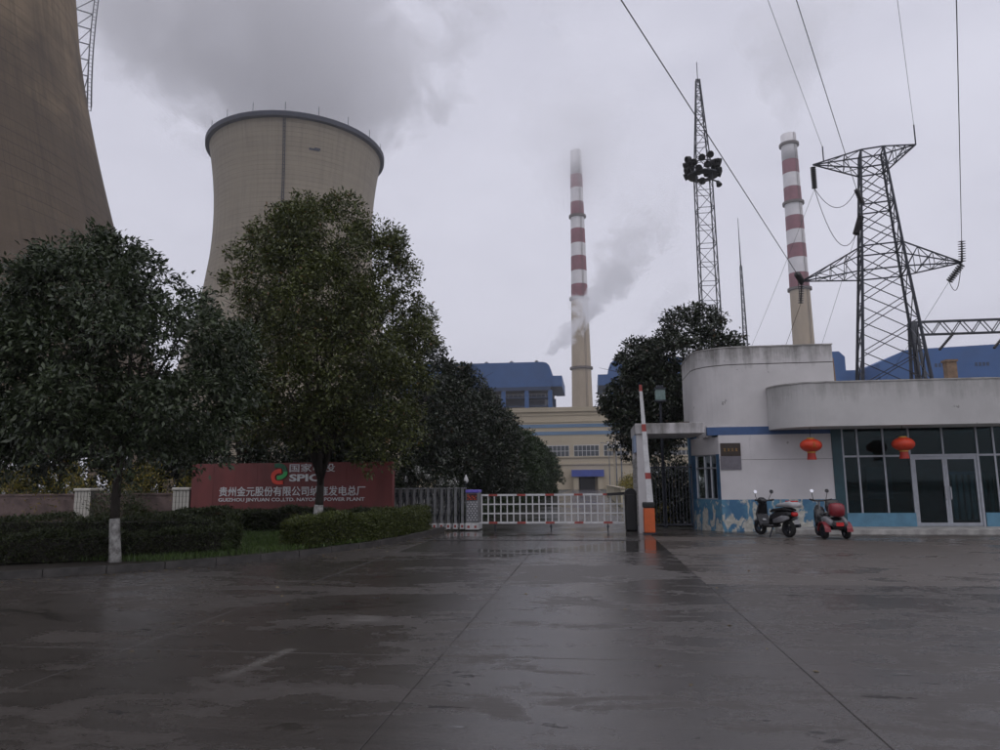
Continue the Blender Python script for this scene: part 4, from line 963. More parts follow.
# folding gate
fo = thing('folding_gate', 'dark folding electric gate with white wheels beside the red sign wall', 'gate', (-5.6, 24.95, 0))
pm = MB().box(-0.045, 0.045, -0.25, -0.215, 0.2, 1.42).box(-0.055, -0.02, 0.215, 0.25, 0.2, 1.42).box(0.02, 0.055, 0.215, 0.25, 0.2, 1.42).box(-0.06, 0.06, -0.26, 0.26, 1.42, 1.46).mesh('gate_post', 'steel_grey')
fm = MB().box(-0.075, 0.075, -0.29, -0.19, 0.05, 0.24).box(-0.06, 0.06, -0.19, 0.2, 0.08, 0.2).mesh('wheel_box', 'paint_white')
wl = MB().lathe([(0.05, -0.02), (0.055, -0.01), (0.055, 0.01), (0.05, 0.02)], n=12, axis=(0, 1, 0)).mesh('wheel', 'rubber')
rf = MB().box(-0.035, 0.035, -0.296, -0.29, 0.10, 0.19).mesh('reflector', 'paint_red')
fx = [-4.48 - k * 0.245 for k in range(14)]
for x in fx:
    p_ = piece(pm, 'gate_post', fo, (x, 24.95, 0)); p_.parent = fo
    for me, nm, lc in ((fm, 'wheel_box', (0, 0, 0)), (rf, 'reflector', (0, 0, 0)), (wl, 'wheel', (0, -0.24, 0.055))):
        c_ = bpy.data.objects.new(nm, me); col.objects.link(c_); c_.parent = p_; c_.location = lc
for a, b_ in zip(fx, fx[1:]):
    for yy in (25.0, 25.16):
        part(MB().bar((a, yy, 0.35), (b_, yy, 1.3), 0.03, 0.02).bar((b_, yy - 0.02, 0.35), (a, yy - 0.02, 1.3), 0.03, 0.02), 'scissor_link', 'steel_dark', fo)
part(MB().box(-4.34, -3.90, 24.6, 25.3, 0.26, 1.28), 'drive_head', 'steel_grey', fo, bev=0.02)
dmn = MB()
for r_ in range(9):
    for c_ in range(4):
        cx, cz = -4.275 + c_ * 0.105 + (0.05 if r_ % 2 else 0), 0.36 + r_ * 0.075
        if cx < -3.95: dmn.add([(cx - 0.035, 24.596, cz), (cx, 24.596, cz - 0.03), (cx + 0.035, 24.596, cz), (cx, 24.596, cz + 0.03), (cx, 24.586, cz)], [(0, 1, 4), (1, 2, 4), (2, 3, 4), (3, 0, 4)])
part(dmn, 'diamond_studs', 'silver', fo, kind='stuff')
part(MB().box(-4.36, -3.88, 24.55, 25.35, 0.03, 0.255), 'wheel_base', 'paint_white', fo, bev=0.02)
for x in (-4.24, -4.0): part(MB().box(x - 0.04, x + 0.04, 24.543, 24.55, 0.09, 0.17), 'reflector', 'paint_red', fo)
part(MB().box(-4.30, -3.94, 24.585, 24.6, 1.02, 1.26), 'display', 'display_dark', fo); part(MB().box(-4.35, -3.89, 24.58, 25.32, 1.281, 1.38), 'top_cap', 'display_blue', fo, bev=0.02)
ledm = MB()
for k in range(22): a = -4.28 + (k % 7) * 0.046; z = 1.05 + (k // 7) * 0.05; (ledm.box(a, a + 0.03, 24.58, 24.585, z, z + 0.03) if k % 3 != 1 else None)
part(ledm, 'display_dots', 'led_red', fo, kind='stuff')

# ================================================================== SIGN WALL
sg = thing('sign_wall', 'long dark red company name wall behind the hedge', 'sign', (-10.25, 23.5, 0.1))
nP = 9
for k in range(nP):
    x0 = -13.85 + k * 7.2 / nP; part(MB().box(x0 + 0.002, x0 + 7.2 / nP - 0.002, 23.5 + 0.002 * (k % 2), 23.55, 0.12, 2.36), 'panel', 'sign_red', sg)
part(MB().box(-13.83, -6.67, 23.551, 23.85, 0.05, 2.34), 'backing', 'sign_red', sg)
sign_text('国家电投', 'letter_white', sg, (-10.28, 23.497, 2.04), width=1.62, height=0.28, depth=0.02, bold=0.006)
sign_text('SPIC', 'letter_white', sg, (-10.28, 23.497, 1.72), width=1.10, height=0.25, depth=0.02, bold=0.035)
sign_text('贵州金元股份有限公司纳雍发电总厂', 'letter_white', sg, (-12.80, 23.497, 1.23), width=5.22, height=0.33, depth=0.02, bold=0.010)
sign_text('GUIZHOU JINYUAN CO.,LTD. NAYONG POWER PLANT', 'letter_white', sg, (-12.82, 23.497, 1.02), width=5.22, height=0.155, depth=0.016, bold=0.012)
def ribbon(pts, w0, y, name, mat):          # a curved logo stroke in the x,z plane
    m = MB(); n = len(pts); L_, R_ = [], []
    for i, (x, z) in enumerate(pts):
        a, b_ = pts[max(i - 1, 0)], pts[min(i + 1, n - 1)]; dx, dz = b_[0] - a[0], b_[1] - a[1]; l = math.hypot(dx, dz); w_ = w0[i] if hasattr(w0, '__len__') else w0
        L_.append((x - dz / l * w_ / 2, z + dx / l * w_ / 2)); R_.append((x + dz / l * w_ / 2, z - dx / l * w_ / 2))
    for i in range(n - 1): m.add([(R_[i][0], y, R_[i][1]), (R_[i + 1][0], y, R_[i + 1][1]), (L_[i + 1][0], y, L_[i + 1][1]), (L_[i][0], y, L_[i][1]),
                                  (R_[i][0], 23.499, R_[i][1]), (R_[i + 1][0], 23.499, R_[i + 1][1]), (L_[i + 1][0], 23.499, L_[i + 1][1]), (L_[i][0], 23.499, L_[i][1])], [(0, 1, 2, 3), (0, 4, 5, 1), (2, 6, 7, 3), (1, 5, 6, 2), (3, 7, 4, 0)])
    part(m, name, mat, sg)
def cv(*p): return chaikin(list(p), 3)
lx, lz = -10.92, 1.66
def lr2(pp): return [(lx + x, lz + z) for x, z in pp]
ribbon(lr2(cv((0.10, 0.60), (0.30, 0.62), (0.44, 0.55), (0.50, 0.38))), 0.15, 23.47, 'logo_stroke', 'logo_dark_green')
ribbon(lr2(cv((0.50, 0.40), (0.50, 0.30), (0.36, 0.20), (0.20, 0.19))), 0.14, 23.468, 'logo_stroke', 'logo_green')
ribbon(lr2(cv((0.36, 0.42), (0.22, 0.42), (0.06, 0.32), (0.06, 0.18))), 0.15, 23.466, 'logo_stroke', 'logo_red')
ribbon(lr2(cv((0.06, 0.20), (0.10, 0.06), (0.24, 0.02), (0.42, 0.03))), 0.13, 23.464, 'logo_stroke', 'logo_red')

# perimeter wall and pillars
pwl = thing('perimeter_wall', 'low reddish brown perimeter wall left of the sign', 'wall', (-25, 23.9, 0.1))
part(MB().box(-48, -13.95, 23.82, 24.0, 0.05, 1.30), 'wall_body', 'brick_wall', pwl); part(MB().box(-48, -13.95, 23.78, 24.04, 1.30, 1.36), 'coping', 'brick_wall', pwl)
tile = MB().box(-0.05, 0.05, -0.012, 0.012, 0, 0.19).mesh('tile', 'tile_cream')
for lab, x in (('cream tiled wall pillar left of the leftmost tree trunk', -18.0), ('cream tiled wall pillar touching the red sign wall', -14.25), ('cream tiled wall pillar beyond the left picture edge', -22.4)):
    t = thing('wall_pillar', lab, 'pillar', (x, 23.8, 0.1), group='tiled wall pillars')
    part(MB().box(x - 0.31, x + 0.31, 23.57, 24.13, 0.05, 1.45), 'core', 'grout', t)
    part(MB().prism([(x - 0.34, 23.5), (x + 0.34, 23.5), (x + 0.34, 24.18), (x - 0.34, 24.18)], 1.45, 1.55), 'cap', 'tile_cream', t, bev=0.03)
    for i in range(5):
        for j in range(7): piece(tile, 'tile', t, (x - 0.25 + i * 0.125, 23.562, 0.06 + j * 0.198))

# lamp behind the portico
lp = thing('lantern_lamp', 'green glazed lantern head lamp post behind the portico', 'lamp post', (2.63, 27, 0))
part(MB().tube([(2.63, 27, -0.05), (2.63, 27, 0.5), (2.63, 27, 4.55)], [0.09, 0.06, 0.05], 8), 'post', 'steel_dark', lp)
part(MB().prism([(2.45, 26.82), (2.81, 26.82), (2.81, 27.18), (2.45, 27.18)], 4.62, 5.02), 'lamp_head', 'lamp_glass', lp)
part(MB().box(2.41, 2.85, 26.78, 27.22, 5.02, 5.07).prism([(2.5, 26.87), (2.76, 26.87), (2.76, 27.13), (2.5, 27.13)], 5.07, 5.18), 'cap', 'steel_dark', lp); part(MB().box(2.43, 2.83, 26.8, 27.2, 4.56, 4.62), 'tray', 'steel_dark', lp)

# right of the inner road
cw = thing('garden_wall', 'low cream garden wall right of the inner road', 'wall', (2.6, 62, 0))
part(MB().box(1.9, 2.15, 48, 95, -0.05, 1.15), 'wall_body', 'cream_wall', cw); part(MB().box(1.85, 2.2, 47.95, 95, 1.15, 1.25), 'coping', 'hall_trim', cw)
pb = thing('pipe_bridge', 'white railed pipe bridge crossing behind the right tree', 'bridge', (10, 110, 0))
part(MB().box(2.5, 40, 109.5, 111, 6.3, 6.7), 'deck', 'hall_trim', pb)
for z in (7.6, 7.15): part(MB().bar((2.5, 109.5, z), (40, 109.5, z), 0.12), 'rail', 'paint_white', pb)
rpm = MB().bar((0, 0, 6.7), (0, 0, 7.6), 0.14).mesh('rail_post', 'paint_white')
for k in range(40): piece(rpm, 'rail_post', pb, (2.6 + k * 0.9, 109.5, 0))
for x in (3.4, 15, 28): part(MB().box(x, x + 0.35, 110, 110.35, 0, 6.3), 'column', 'hall_trim', pb)
for i, (x, y, hgt) in enumerate(((2.9, 70, 6.5), (2.9, 84, 6.8), (2.6, 104, 7.0))):
    t = thing('road_lamp', ('nearest', 'middle', 'farthest')[i] + ' slim grey lamp pole right of the inner road', 'lamp post', (x, y, 0), group='inner road lamp poles')
    part(MB().tube([(x, y, -0.05), (x, y, hgt)], [0.09, 0.05], 7), 'pole', 'steel_galv', t); part(MB().tube([(x, y, hgt), (x - 0.8, y, hgt + 0.25)], 0.035, 6), 'arm', 'steel_galv', t); part(MB().box(x - 1.2, x - 0.75, y - 0.12, y + 0.12, hgt + 0.2, hgt + 0.3), 'lamp_head', 'steel_galv', t)

# white finial lamps and white flecks behind the folding gate
for lab, x in (('white flame-shaped finial lamp just right of the red sign wall', -7.82), ('white flame-shaped finial lamp second from the red sign wall', -7.38), ('white flame-shaped finial lamp above the folding gate drive head', -4.93)):
    t = thing('finial_lamp', lab, 'garden lamp', (x, 28, 0.0), group='white finial lamps')
    part(MB().tube([(x, 28, -0.05), (x, 28, 1.62)], 0.03, 6), 'post', 'steel_dark', t)
    part(MB().lathe([(0.03, 1.60), (0.08, 1.65), (0.10, 1.73), (0.065, 1.82), (0.03, 1.90), (0.01, 1.95)], (x, 28, 0), 12), 'lamp_bulb', 'paint_white', t, True)
rs = np.random.default_rng(9)
for lab, x, z, r in (('highest clump of white blossom above the folding gate', -6.88, 2.05, 0.2), ('small white blossom clump right of the highest clump', -6.47, 1.88, 0.1), ('white blossom clump over the middle of the folding gate', -5.94, 1.68, 0.12), ('yellowish white blossom clump near the folding gate drive head', -5.49, 1.62, 0.17)):
    t = thing('fleck_shrub', lab, 'shrub', (x, 28, 0.0), group='white blossom shrubs')  # white flecks stand in for bright gaps seen through the foliage
    part(MB().tube([(x, 28, -0.05), (x + 0.03, 28, z * 0.6), (x, 28, z)], [0.025, 0.018, 0.008], 5), 'stem', 'bark', t)
    P = rs.normal(size=(70, 3)) * r * 0.55 + np.array([0, 0, z]); link(leaf_mesh('fleck', 'fleck_white', P, rs.normal(size=(70, 3)), 0.09, rs, 0.7, 0.0), 'fleck', t)
    P = rs.normal(size=(500, 3)) * np.array([0.3, 0.25, 0.35]) + np.array([0, 0, z - 0.4]); P[:, 2] = np.maximum(P[:, 2], 0.1); link(leaf_mesh('foliage', 'leaf_magnolia', P, rs.normal(size=(500, 3)), 0.12, rs), 'foliage', t)

# ================================================================== SCOOTERS
def wheel(t, x, y, r, w_=0.10):
    o = part(MB().lathe([(r * 0.62, -w_ / 2), (r * 0.93, -w_ / 2), (r, -w_ / 4), (r, w_ / 4), (r * 0.93, w_ / 2), (r * 0.62, w_ / 2)], (x, y, r), 20, (0, 1, 0), cap=False), 'wheel', 'rubber', t, True)
    m = MB().lathe([(r * 0.14, -w_ * 0.4), (r * 0.14, w_ * 0.4)], (x, y, r), 10, (0, 1, 0))
    for k in range(5): a = k * 2 * math.pi / 5; m.bar((x, y, r), (x + r * 0.66 * math.cos(a), y, r + r * 0.66 * math.sin(a)), 0.035)
    m.lathe([(r * 0.6, -w_ * 0.45), (r * 0.66, -w_ * 0.45), (r * 0.66, w_ * 0.45), (r * 0.6, w_ * 0.45)], (x, y, r), 20, (0, 1, 0), cap=False)
    part(m, 'rim', 'steel_dark', o); return o
def loft(secs):
    """secs: [(x, half width, z low, z high)] rounded body along x"""
    m = MB(); n = 12; vs = []
    for x, w_, a, b_ in secs:
        cz, hz = (a + b_) / 2, (b_ - a) / 2
        for k in range(n):
            th = 2 * math.pi * k / n; c_, s_ = math.cos(th), math.sin(th)
            vs.append((x, w_ * math.copysign(abs(c_) ** 0.6, c_), cz + hz * math.copysign(abs(s_) ** 0.6, s_)))
    q_ = len(secs); m.add(vs, [(i * n + k, i * n + (k + 1) % n, (i + 1) * n + (k + 1) % n, (i + 1) * n + k) for i in range(q_ - 1) for k in range(n)] + [tuple(range(n - 1, -1, -1)), tuple(range((q_ - 1) * n, q_ * n))])
    return m
s1 = thing('scooter', 'black scooter with white side panel and pale seat box by the wall', 'scooter', (5.30, 22.15, 0.0), R(117), local=True)
wheel(s1, 0.62, 0, 0.24); wheel(s1, -0.58, 0, 0.24, 0.12)
part(loft([(-0.85, 0.06, 0.62, 0.72), (-0.6, 0.15, 0.48, 0.76), (-0.2, 0.17, 0.36, 0.74), (0.05, 0.14, 0.30, 0.62), (0.15, 0.08, 0.30, 0.45)]), 'body', 'scooter_black', s1, True)
for sy in (-1, 1): part(loft([(-0.78, 0.02, 0.52, 0.60), (-0.5, 0.035, 0.42, 0.62), (-0.15, 0.03, 0.38, 0.50)]), 'side_panel', 'scooter_grey', s1, True).location = (0, sy * 0.155, 0)
part(loft([(-0.1, 0.16, 0.26, 0.36), (0.2, 0.17, 0.24, 0.32), (0.42, 0.15, 0.26, 0.36)]), 'footboard', 'scooter_black', s1, True)
part(MB().add([(0.36, -0.2, 0.28), (0.36, 0.2, 0.28), (0.50, 0.21, 0.62), (0.50, -0.21, 0.62), (0.44, 0.15, 0.95), (0.44, -0.15, 0.95), (0.46, -0.2, 0.28), (0.46, 0.2, 0.28), (0.62, 0.16, 0.62), (0.62, -0.16, 0.62), (0.54, 0.1, 0.95), (0.54, -0.1, 0.95)],
     [(0, 3, 2, 1), (3, 5, 4, 2), (6, 7, 8, 9), (9, 8, 10, 11), (0, 6, 9, 3), (3, 9, 11, 5), (1, 2, 8, 7), (2, 4, 10, 8), (4, 5, 11, 10), (0, 1, 7, 6)]), 'leg_shield', 'scooter_black', s1, bev=0.02)
part(loft([(0.40, 0.05, 0.42, 0.48), (0.62, 0.09, 0.46, 0.53), (0.86, 0.05, 0.36, 0.42)]), 'front_fender', 'scooter_white', s1, True)
part(MB().tube([(0.62, 0.06, 0.24), (0.52, 0.05, 0.7), (0.46, 0.0, 1.0)], 0.025, 6), 'fork', 'silver', s1)
part(MB().tube([(0.36, 0.34, 1.04), (0.46, 0.16, 1.02), (0.48, 0, 1.0), (0.46, -0.16, 1.02), (0.36, -0.34, 1.04)], [0.03, 0.022, 0.022, 0.022, 0.03], 7), 'handlebar', 'scooter_black', s1)
part(loft([(0.36, 0.08, 0.95, 1.05), (0.50, 0.13, 0.92, 1.12), (0.6, 0.09, 0.94, 1.06)]), 'headlight_cowl', 'scooter_black', s1, True)
part(loft([(-0.82, 0.10, 0.74, 0.80), (-0.6, 0.17, 0.74, 0.86), (-0.1, 0.15, 0.72, 0.80), (0.05, 0.10, 0.68, 0.74)]), 'seat', 'scooter_black', s1, True)
part(loft([(-0.98, 0.15, 0.84, 0.98), (-0.8, 0.19, 0.84, 1.03), (-0.35, 0.18, 0.85, 0.96), (-0.22, 0.12, 0.85, 0.90)]), 'seat_cover', 'scooter_white', s1, True, label='white cover with a red patch')
part(MB().box(-0.9, -0.62, -0.1, 0.1, 1.005, 1.035), 'red_patch', 'tail_red', s1); part(loft([(-0.90, 0.08, 0.60, 0.70), (-0.84, 0.12, 0.60, 0.73)]), 'tail_lamp', 'tail_red', s1, True)
part(MB().box(-0.92, -0.91, -0.09, 0.09, 0.38, 0.5), 'number_plate', 'scooter_white', s1); part(MB().tube([(-0.25, -0.17, 0.25), (-0.8, -0.2, 0.34)], [0.035, 0.055], 8), 'exhaust', 'steel_dark', s1); part(MB().bar((-0.05, 0.1, 0.3), (-0.1, 0.28, 0.0), 0.03), 'side_stand', 'steel_dark', s1)
for sy in (-1, 1):
    part(MB().tube([(0.44, sy * 0.2, 1.02), (0.43, sy * 0.27, 1.15), (0.40, sy * 0.3, 1.24)], 0.009, 5), 'mirror_stalk', 'scooter_black', s1); part(MB().lathe([(0.055, -0.012), (0.062, 0), (0.055, 0.012)], (0.40, sy * 0.3, 1.28), 14, (-1, 0.25, 0.25)), 'mirror_glass', 'mirror' if sy > 0 else 'scooter_black', s1)
s2 = thing('mobility_tricycle', 'red and black three-wheeled mobility scooter by the glazing', 'tricycle', (6.62, 21.6, 0.0), R(96), local=True)
wheel(s2, 0.62, 0, 0.20, 0.09)
for sy in (-1, 1):
    wheel(s2, -0.45, sy * 0.30, 0.20, 0.11)
    m = MB(); vs = [(-0.45 + rr * math.cos(R(a)), sy * 0.30 + e * 0.08, 0.20 + rr * math.sin(R(a))) for a in range(0, 181, 20) for rr in (0.24, 0.27) for e in (-1, 1)]
    m.add(vs, [f for k in range(9) for f in ((k * 4, k * 4 + 4, k * 4 + 5, k * 4 + 1), (k * 4 + 2, k * 4 + 3, k * 4 + 7, k * 4 + 6), (k * 4, k * 4 + 2, k * 4 + 6, k * 4 + 4), (k * 4 + 1, k * 4 + 5, k * 4 + 7, k * 4 + 3))]); part(m, 'rear_fender', 'scooter_red', s2)
    part(loft([(-0.72, 0.05, 0.36, 0.52), (-0.45, 0.09, 0.42, 0.62), (-0.2, 0.06, 0.42, 0.58)]), 'side_panel', 'scooter_grey', s2, True).location = (0, sy * 0.2, 0)
part(loft([(-0.78, 0.16, 0.26, 0.50), (-0.5, 0.24, 0.24, 0.60), (0.0, 0.22, 0.20, 0.50), (0.3, 0.18, 0.20, 0.26), (0.5, 0.18, 0.22, 0.30)]), 'body', 'scooter_black', s2, True)
part(loft([(-0.48, 0.20, 0.60, 0.70), (-0.25, 0.23, 0.60, 0.72), (0.05, 0.18, 0.60, 0.68)]), 'seat', 'scooter_black', s2, True)
part(loft([(-0.80, 0.14, 0.66, 0.92), (-0.72, 0.20, 0.60, 0.98), (-0.55, 0.20, 0.60, 0.98), (-0.48, 0.16, 0.66, 0.94)]), 'rear_box', 'scooter_red', s2, True, label='red rounded rear trunk')
part(loft([(-0.46, 0.20, 0.70, 1.05), (-0.40, 0.21, 0.70, 1.08)]), 'backrest', 'scooter_black', s2, True); part(MB().box(-0.80, -0.785, -0.1, 0.1, 0.36, 0.46), 'tail_lamp', 'tail_red', s2)
part(loft([(0.42, 0.16, 0.25, 0.5), (0.5, 0.17, 0.3, 0.85), (0.6, 0.10, 0.4, 0.9)]), 'front_shield', 'scooter_black', s2, True); part(MB().tube([(0.62, 0.05, 0.2), (0.5, 0.0, 0.8), (0.46, 0, 1.0)], 0.025, 6), 'fork', 'silver', s2)
part(MB().tube([(0.32, 0.32, 1.06), (0.44, 0.14, 1.02), (0.44, -0.14, 1.02), (0.32, -0.32, 1.06)], 0.025, 7), 'handlebar', 'scooter_black', s2)
for sy in (-1, 1):
    part(MB().tube([(0.42, sy * 0.18, 1.02), (0.40, sy * 0.22, 1.25)], 0.009, 5), 'mirror_stalk', 'scooter_black', s2); part(MB().lathe([(0.05, -0.012), (0.058, 0), (0.05, 0.012)], (0.40, sy * 0.22, 1.30), 14, (-1, 0.1, 0.3)), 'mirror_glass', 'mirror' if sy > 0 else 'scooter_black', s2)

# ================================================================== TREES AND HEDGES
tree('camphor_tree', 'broad dark green street tree with whitewashed trunk at far left', 'tree', (-9.58, 13.6, 0.10),
     [(2.35, 2.5, -0.6), (2.8, 3.05, -0.4), (3.5, 3.15, -0.35), (4.5, 2.85, -0.4), (5.1, 2.25, -0.5), (5.8, 1.6, -0.6), (6.3, 1.0, -0.65), (6.6, 0.4, -0.65)],
     'leaf_dark', 100, (0.46, 0.85), 620, 0.125, 21, 2.3, 0.085, 0.86, group='street trees in the bed', wid=0.42, droop=0.5, fork=5,
     limbs=((-10.3, 13.3, 4.2), (-8.9, 13.6, 4.0), (-9.7, 14.3, 4.6)),
     extra=((-7.55, 13.4, 2.2, 0.5), (-8.0, 13.2, 2.45, 0.55), (-12.3, 13.3, 2.2, 0.6), (-11.5, 13.1, 2.5, 0.6), (-7.2, 13.7, 4.6, 0.5), (-11.2, 13.4, 6.35, 0.45), (-10.4, 13.3, 6.7, 0.42), (-9.4, 13.5, 6.25, 0.45), (-8.5, 13.4, 5.6, 0.45), (-12.2, 13.5, 5.3, 0.5), (-12.6, 13.4, 4.4, 0.5)))
tree('camphor_tree', 'tall olive green street tree with forked trunk before the red sign', 'tree', (-8.02, 20.4, 0.10),
     [(3.1, 1.8, -0.1), (3.6, 2.5, 0.05), (4.4, 2.95, 0.1), (5.4, 3.1, 0.15), (6.6, 3.05, 0.1), (7.6, 2.75, 0.0), (8.4, 2.55, 0.0), (9.0, 2.15, 0.05), (9.55, 1.5, 0.1), (9.95, 0.7, 0.1)],
     'leaf_olive', 150, (0.46, 0.9), 600, 0.12, 5, 1.75, 0.125, 0.92, group='street trees in the bed', wid=0.42, fork=4,
     limbs=((-8.95, 20.2, 4.4), (-7.0, 20.2, 4.4), (-8.1, 20.9, 5.2), (-7.7, 19.9, 6.4)),
     extra=((-6.05, 19.9, 2.2, 0.5), (-5.6, 20.0, 2.5, 0.6), (-6.5, 19.8, 2.5, 0.5), (-5.4, 20.1, 3.2, 0.7), (-9.9, 20.0, 2.9, 0.5), (-5.75, 20.2, 8.75, 0.62), (-5.5, 20.2, 7.9, 0.6), (-10.75, 20.2, 8.55, 0.6), (-10.9, 20.0, 7.7, 0.6), (-9.2, 20.0, 9.75, 0.55), (-7.3, 20.0, 10.0, 0.6), (-5.0, 20.2, 5.9, 0.7), (-5.9, 19.8, 2.75, 0.6), (-6.3, 19.7, 3.1, 0.6), (-5.35, 19.9, 2.9, 0.6), (-5.7, 19.7, 3.5, 0.65)))
lab = ['large dark magnolia tree right behind the folding gate', 'second dark tree behind the folding gate along the inner road', 'third dark tree from the gate on the left of the inner road', 'fourth tree from the gate left of the inner road',
       'fifth tree from the gate left of the inner road', 'sixth tree from the gate left of the inner road', 'seventh tree from the gate left of the inner road', 'farthest tree left of the inner road']
row = [(-8.2, 32.0, 9.4, 3.5), (-7.0, 37.5, 8.0, 3.1), (-6.6, 43.5, 7.2, 2.8), (-6.2, 50, 6.6, 2.5), (-6.0, 57, 6.2, 2.4), (-5.9, 65, 6.1, 2.3), (-5.8, 75, 6.0, 2.3), (-5.8, 88, 6.0, 2.3)]
for i, (x, y, hh, r) in enumerate(row):
    far = i > 2
    tree('magnolia_tree' if not far else 'roadside_tree', lab[i], 'tree', (x, y, 0.0), [(0.9, r * 0.7), (hh * 0.3, r), (hh * 0.5, r * 0.95), (hh * 0.7, r * 0.75), (hh * 0.86, r * 0.48), (hh * 0.97, r * 0.15)],
         'leaf_magnolia' if not far else 'leaf_conifer', 75 if not far else 45, (0.55, 0.95), 420, 0.17 if not far else 0.19, 40 + i, hh * 0.4, 0.13, group='trees along the inner road', wid=0.5)
tree('magnolia_tree', 'tall dark magnolia tree behind the gatehouse and portico', 'tree', (4.7, 33.0, 0), [(3.0, 2.2), (4.2, 2.7), (5.6, 2.9), (7.0, 2.7), (8.2, 2.0), (9.0, 1.2), (9.5, 0.5)], 'leaf_magnolia', 80, (0.55, 0.95), 480, 0.17, 61, 4.0, 0.15, wid=0.5)
tree('magnolia_tree', 'shorter dark magnolia tree behind the raised boom', 'tree', (2.35, 33.5, 0), [(2.9, 1.0), (3.6, 1.5), (5.0, 1.75), (6.2, 1.6), (7.2, 1.1), (7.9, 0.5)], 'leaf_magnolia', 42, (0.5, 0.85), 460, 0.17, 62, 3.2, 0.12, wid=0.5)
for i, (x, y, hh, r) in enumerate(((-27, 29, 6.0, 2.8), (-22.5, 28.0, 5.0, 2.5), (-18.5, 29.0, 5.2, 2.6), (-14.6, 28.5, 5.0, 2.6), (-11.4, 28.2, 5.2, 2.5), (-8.9, 27.6, 5.6, 2.2))):
    tree('background_tree', ('dark tree behind the perimeter wall, farthest left', 'dark tree behind the perimeter wall, second from left', 'dark tree behind the perimeter wall beside the leftmost trunk', 'dark tree behind the left end of the red sign', 'dark tree behind the middle of the red sign', 'dark tree behind the right end of the red sign')[i],
         'tree', (x, y, 0), [(1.2, r * 0.8), (2.2, r), (hh * 0.6, r * 0.95), (hh * 0.85, r * 0.6), (hh, r * 0.2)], 'leaf_magnolia', 50, (0.5, 0.8), 300, 0.16, 80 + i, 2.2, 0.11, group='trees behind the perimeter wall', wid=0.5)
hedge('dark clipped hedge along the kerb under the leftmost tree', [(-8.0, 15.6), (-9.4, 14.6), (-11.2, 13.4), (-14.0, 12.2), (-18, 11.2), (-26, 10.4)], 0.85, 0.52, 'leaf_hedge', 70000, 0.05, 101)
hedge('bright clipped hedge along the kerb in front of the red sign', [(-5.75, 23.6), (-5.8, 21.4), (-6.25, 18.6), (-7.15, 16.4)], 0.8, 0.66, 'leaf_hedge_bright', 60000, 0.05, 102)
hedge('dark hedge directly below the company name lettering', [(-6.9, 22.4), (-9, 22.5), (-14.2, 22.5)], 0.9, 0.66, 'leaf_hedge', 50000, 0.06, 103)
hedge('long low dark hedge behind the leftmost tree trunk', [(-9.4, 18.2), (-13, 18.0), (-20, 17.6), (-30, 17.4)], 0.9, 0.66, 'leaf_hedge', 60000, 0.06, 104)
hedge('low dark hedge along the left edge of the inner road', [(-5.1, 27.5), (-5.0, 45), (-5.0, 70), (-5.0, 100)], 0.6, 0.65, 'leaf_conifer', 40000, 0.10, 105, z0=0.0)
shrub('round dark shrub growing before the wall beside the leftmost trunk', (-16.1, 22.9, 0.10), 1.05, 1.45, 'leaf_hedge', 5000, 0.09, 111)
for i, (x, y, r, hh) in enumerate(((-25.5, 24.9, 1.6, 2.2), (-22.3, 24.9, 1.5, 2.2), (-19.4, 24.9, 1.6, 2.2), (-16.6, 24.9, 1.5, 2.2), (-14.2, 24.9, 1.2, 2.1))):
    shrub('yellow leaved shrub over the perimeter wall, ' + ('farthest left', 'second from left', 'middle of five', 'right of the leftmost trunk', 'nearest the red sign')[i], (x, y, 0.05), r, hh, 'leaf_yellow', 3200, 0.13, 120 + i, wid=0.22, droop=-0.2, group='yellow shrubs behind the wall')
for i, (x, y, r, hh) in enumerate(((3.2, 52, 1.0, 2.1), (3.3, 60, 1.1, 2.0), (3.4, 70, 1.3, 2.4))):
    shrub(('nearest', 'middle', 'farthest')[i] + ' yellowish shrub behind the cream garden wall', (x, y, 0.0), r, hh, 'leaf_yellow', 2200, 0.16, 130 + i, wid=0.3, group='shrubs behind the garden wall')

shrub('tall dark shrub filling the view behind the foot gate', (3.1, 29.0, 0.0), 1.3, 2.3, 'leaf_magnolia', 11000, 0.13, 141, wid=0.45)
shrub('yellowish shrub low behind the foot gate', (2.4, 27.9, 0.0), 0.5, 0.9, 'leaf_yellow', 700, 0.10, 142)
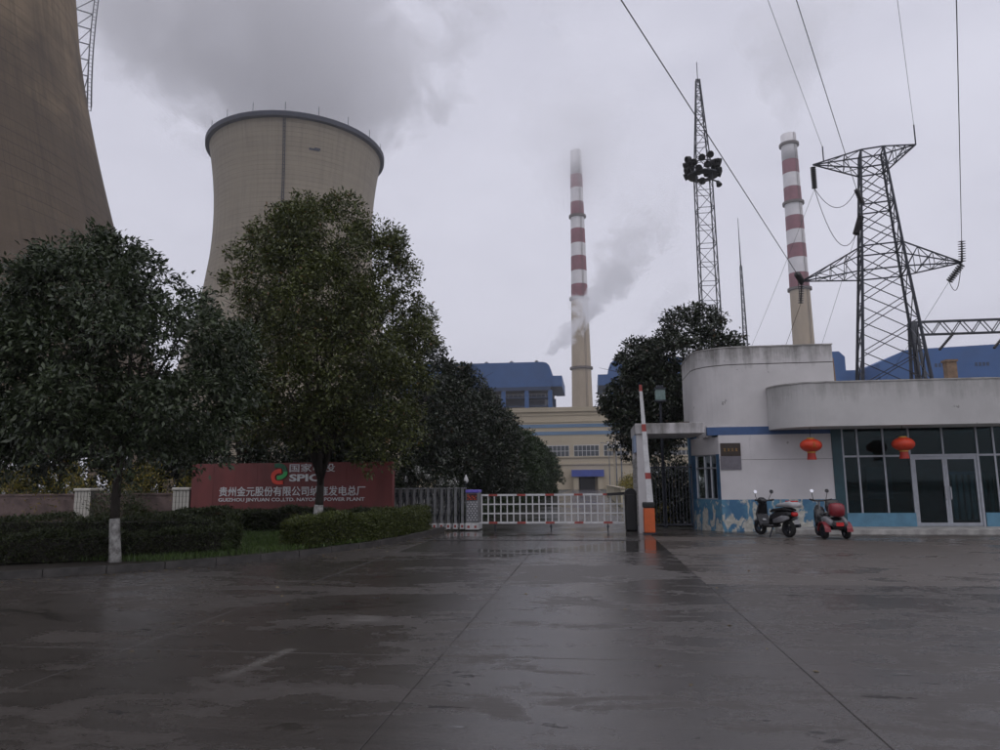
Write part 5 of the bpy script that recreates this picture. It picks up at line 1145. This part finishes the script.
# ================================================================== SMOKE, STEAM AND HAZE
def plume(name, label, base, height, R0, grow, dx, dy, dens, color, nscale, amp, soft, fade_lo, fade_hi, dx2=0.0, aniso=0.2, cut=0.0):
    m = bpy.data.materials.new(name); m.use_nodes = True; m.node_tree.nodes.clear(); n = NT(m.node_tree); nt = m.node_tree
    o = nt.nodes.new('ShaderNodeOutputMaterial'); vol = nt.nodes.new('ShaderNodeVolumePrincipled'); nt.links.new(vol.outputs[0], o.inputs['Volume'])
    co = n.coord('Object'); x, y, z = n.xyz(co)
    rx = x - z * dx - z * z * dx2; ry = y - z * dy; rad = (rx * rx + ry * ry).sqrt(); Rr = z * grow + R0
    ns = n.noise(co, nscale, 5, 0.6, 0.5)
    q_ = (1.0 - rad / Rr) + (ns - 0.5) * amp - cut
    dn = q_.smooth(0.0, soft) * z.smooth(0.0, fade_lo) * z.smooth(height, height * fade_hi) * dens
    nt.links.new(dn.k, vol.inputs['Density']); vol.inputs['Color'].default_value = (*color, 1); vol.inputs['Anisotropy'].default_value = aniso
    m.cycles.volume_sampling = 'DISTANCE'
    MATS[name] = m
    mb = MB(); prof = []; k = 14; nn = 20; vs = []
    for i in range(k + 1):
        zz_ = height * i / k; rr = (R0 + grow * zz_) * min(1.75, 1 + amp * 0.3) ; cx = dx * zz_ + dx2 * zz_ * zz_
        for j in range(nn): a = 2 * math.pi * j / nn; vs.append((cx + rr * math.cos(a), dy * zz_ + rr * math.sin(a), zz_))
    mb.add(vs, [(i * nn + j, i * nn + (j + 1) % nn, (i + 1) * nn + (j + 1) % nn, (i + 1) * nn + j) for i in range(k) for j in range(nn)] + [tuple(range(nn - 1, -1, -1)), tuple(range(k * nn, (k + 1) * nn))])
    ob = bpy.data.objects.new(name, mb.mesh(name, name)); col.objects.link(ob); ob.location = base
    return tag(ob, label, 'smoke', kind='stuff')
plume('cooling_tower_plume', 'grey steam cloud rolling out of the complete cooling tower', (-106.35, 240, TH + 0.8), 105, 27, 0.80, -0.27, 0.0, 0.05, (0.978, 0.978, 0.985), 0.034, 3.8, 0.35, 3, 0.7, aniso=0.5)
plume('chimney_smoke', 'faint grey smoke drifting up from the chimney behind the gatehouse', (117.3, 400, 197.0), 120, 5.0, 0.42, 0.06, 0.0, 0.022, (0.98, 0.98, 0.985), 0.06, 3.0, 0.5, 3, 0.3, dx2=0.001, aniso=0.35)
plume('boiler_steam', 'white steam puffs blowing across the striped chimney', (-16.5, 288, 52.6), 74, 3.6, 0.20, 1.0, 0.0, 0.2, (1.0, 1.0, 1.0), 0.11, 4.2, 0.4, 2, 0.12, dx2=-0.005, aniso=0.75)
plume('cloud_wisp', 'low cloud hiding the top of the striped chimney', (-4.3, 428, 158), 105, 34, 0.2, 0.05, 0.0, 0.12, (1.0, 1.0, 1.0), 0.025, 1.6, 1.6, 48, 0.6, aniso=0.85)
plume('vent_steam', 'faint steam rising from the right blue boiler house', (13.5, 296, 53.3), 40, 2.0, 0.25, 0.9, 0.0, 0.03, (0.985, 0.985, 0.99), 0.13, 3.2, 0.5, 3, 0.3, aniso=0.4)

hm = bpy.data.materials.new('haze'); hm.use_nodes = True; hm.node_tree.nodes.clear()
ho = hm.node_tree.nodes.new('ShaderNodeOutputMaterial'); hv = hm.node_tree.nodes.new('ShaderNodeVolumePrincipled')
hv.inputs['Density'].default_value = 0.00034; hv.inputs['Color'].default_value = (0.985, 0.985, 1.0, 1); hv.inputs['Anisotropy'].default_value = 0.4
hm.node_tree.links.new(hv.outputs[0], ho.inputs['Volume']); MATS['haze'] = hm
hz = link(MB().box(-1600, 1600, -1600, 1600, -1.1, 325).mesh('haze', 'haze'), 'haze', kind='stuff'); tag(hz, 'pale grey damp haze filling the whole view', 'haze')
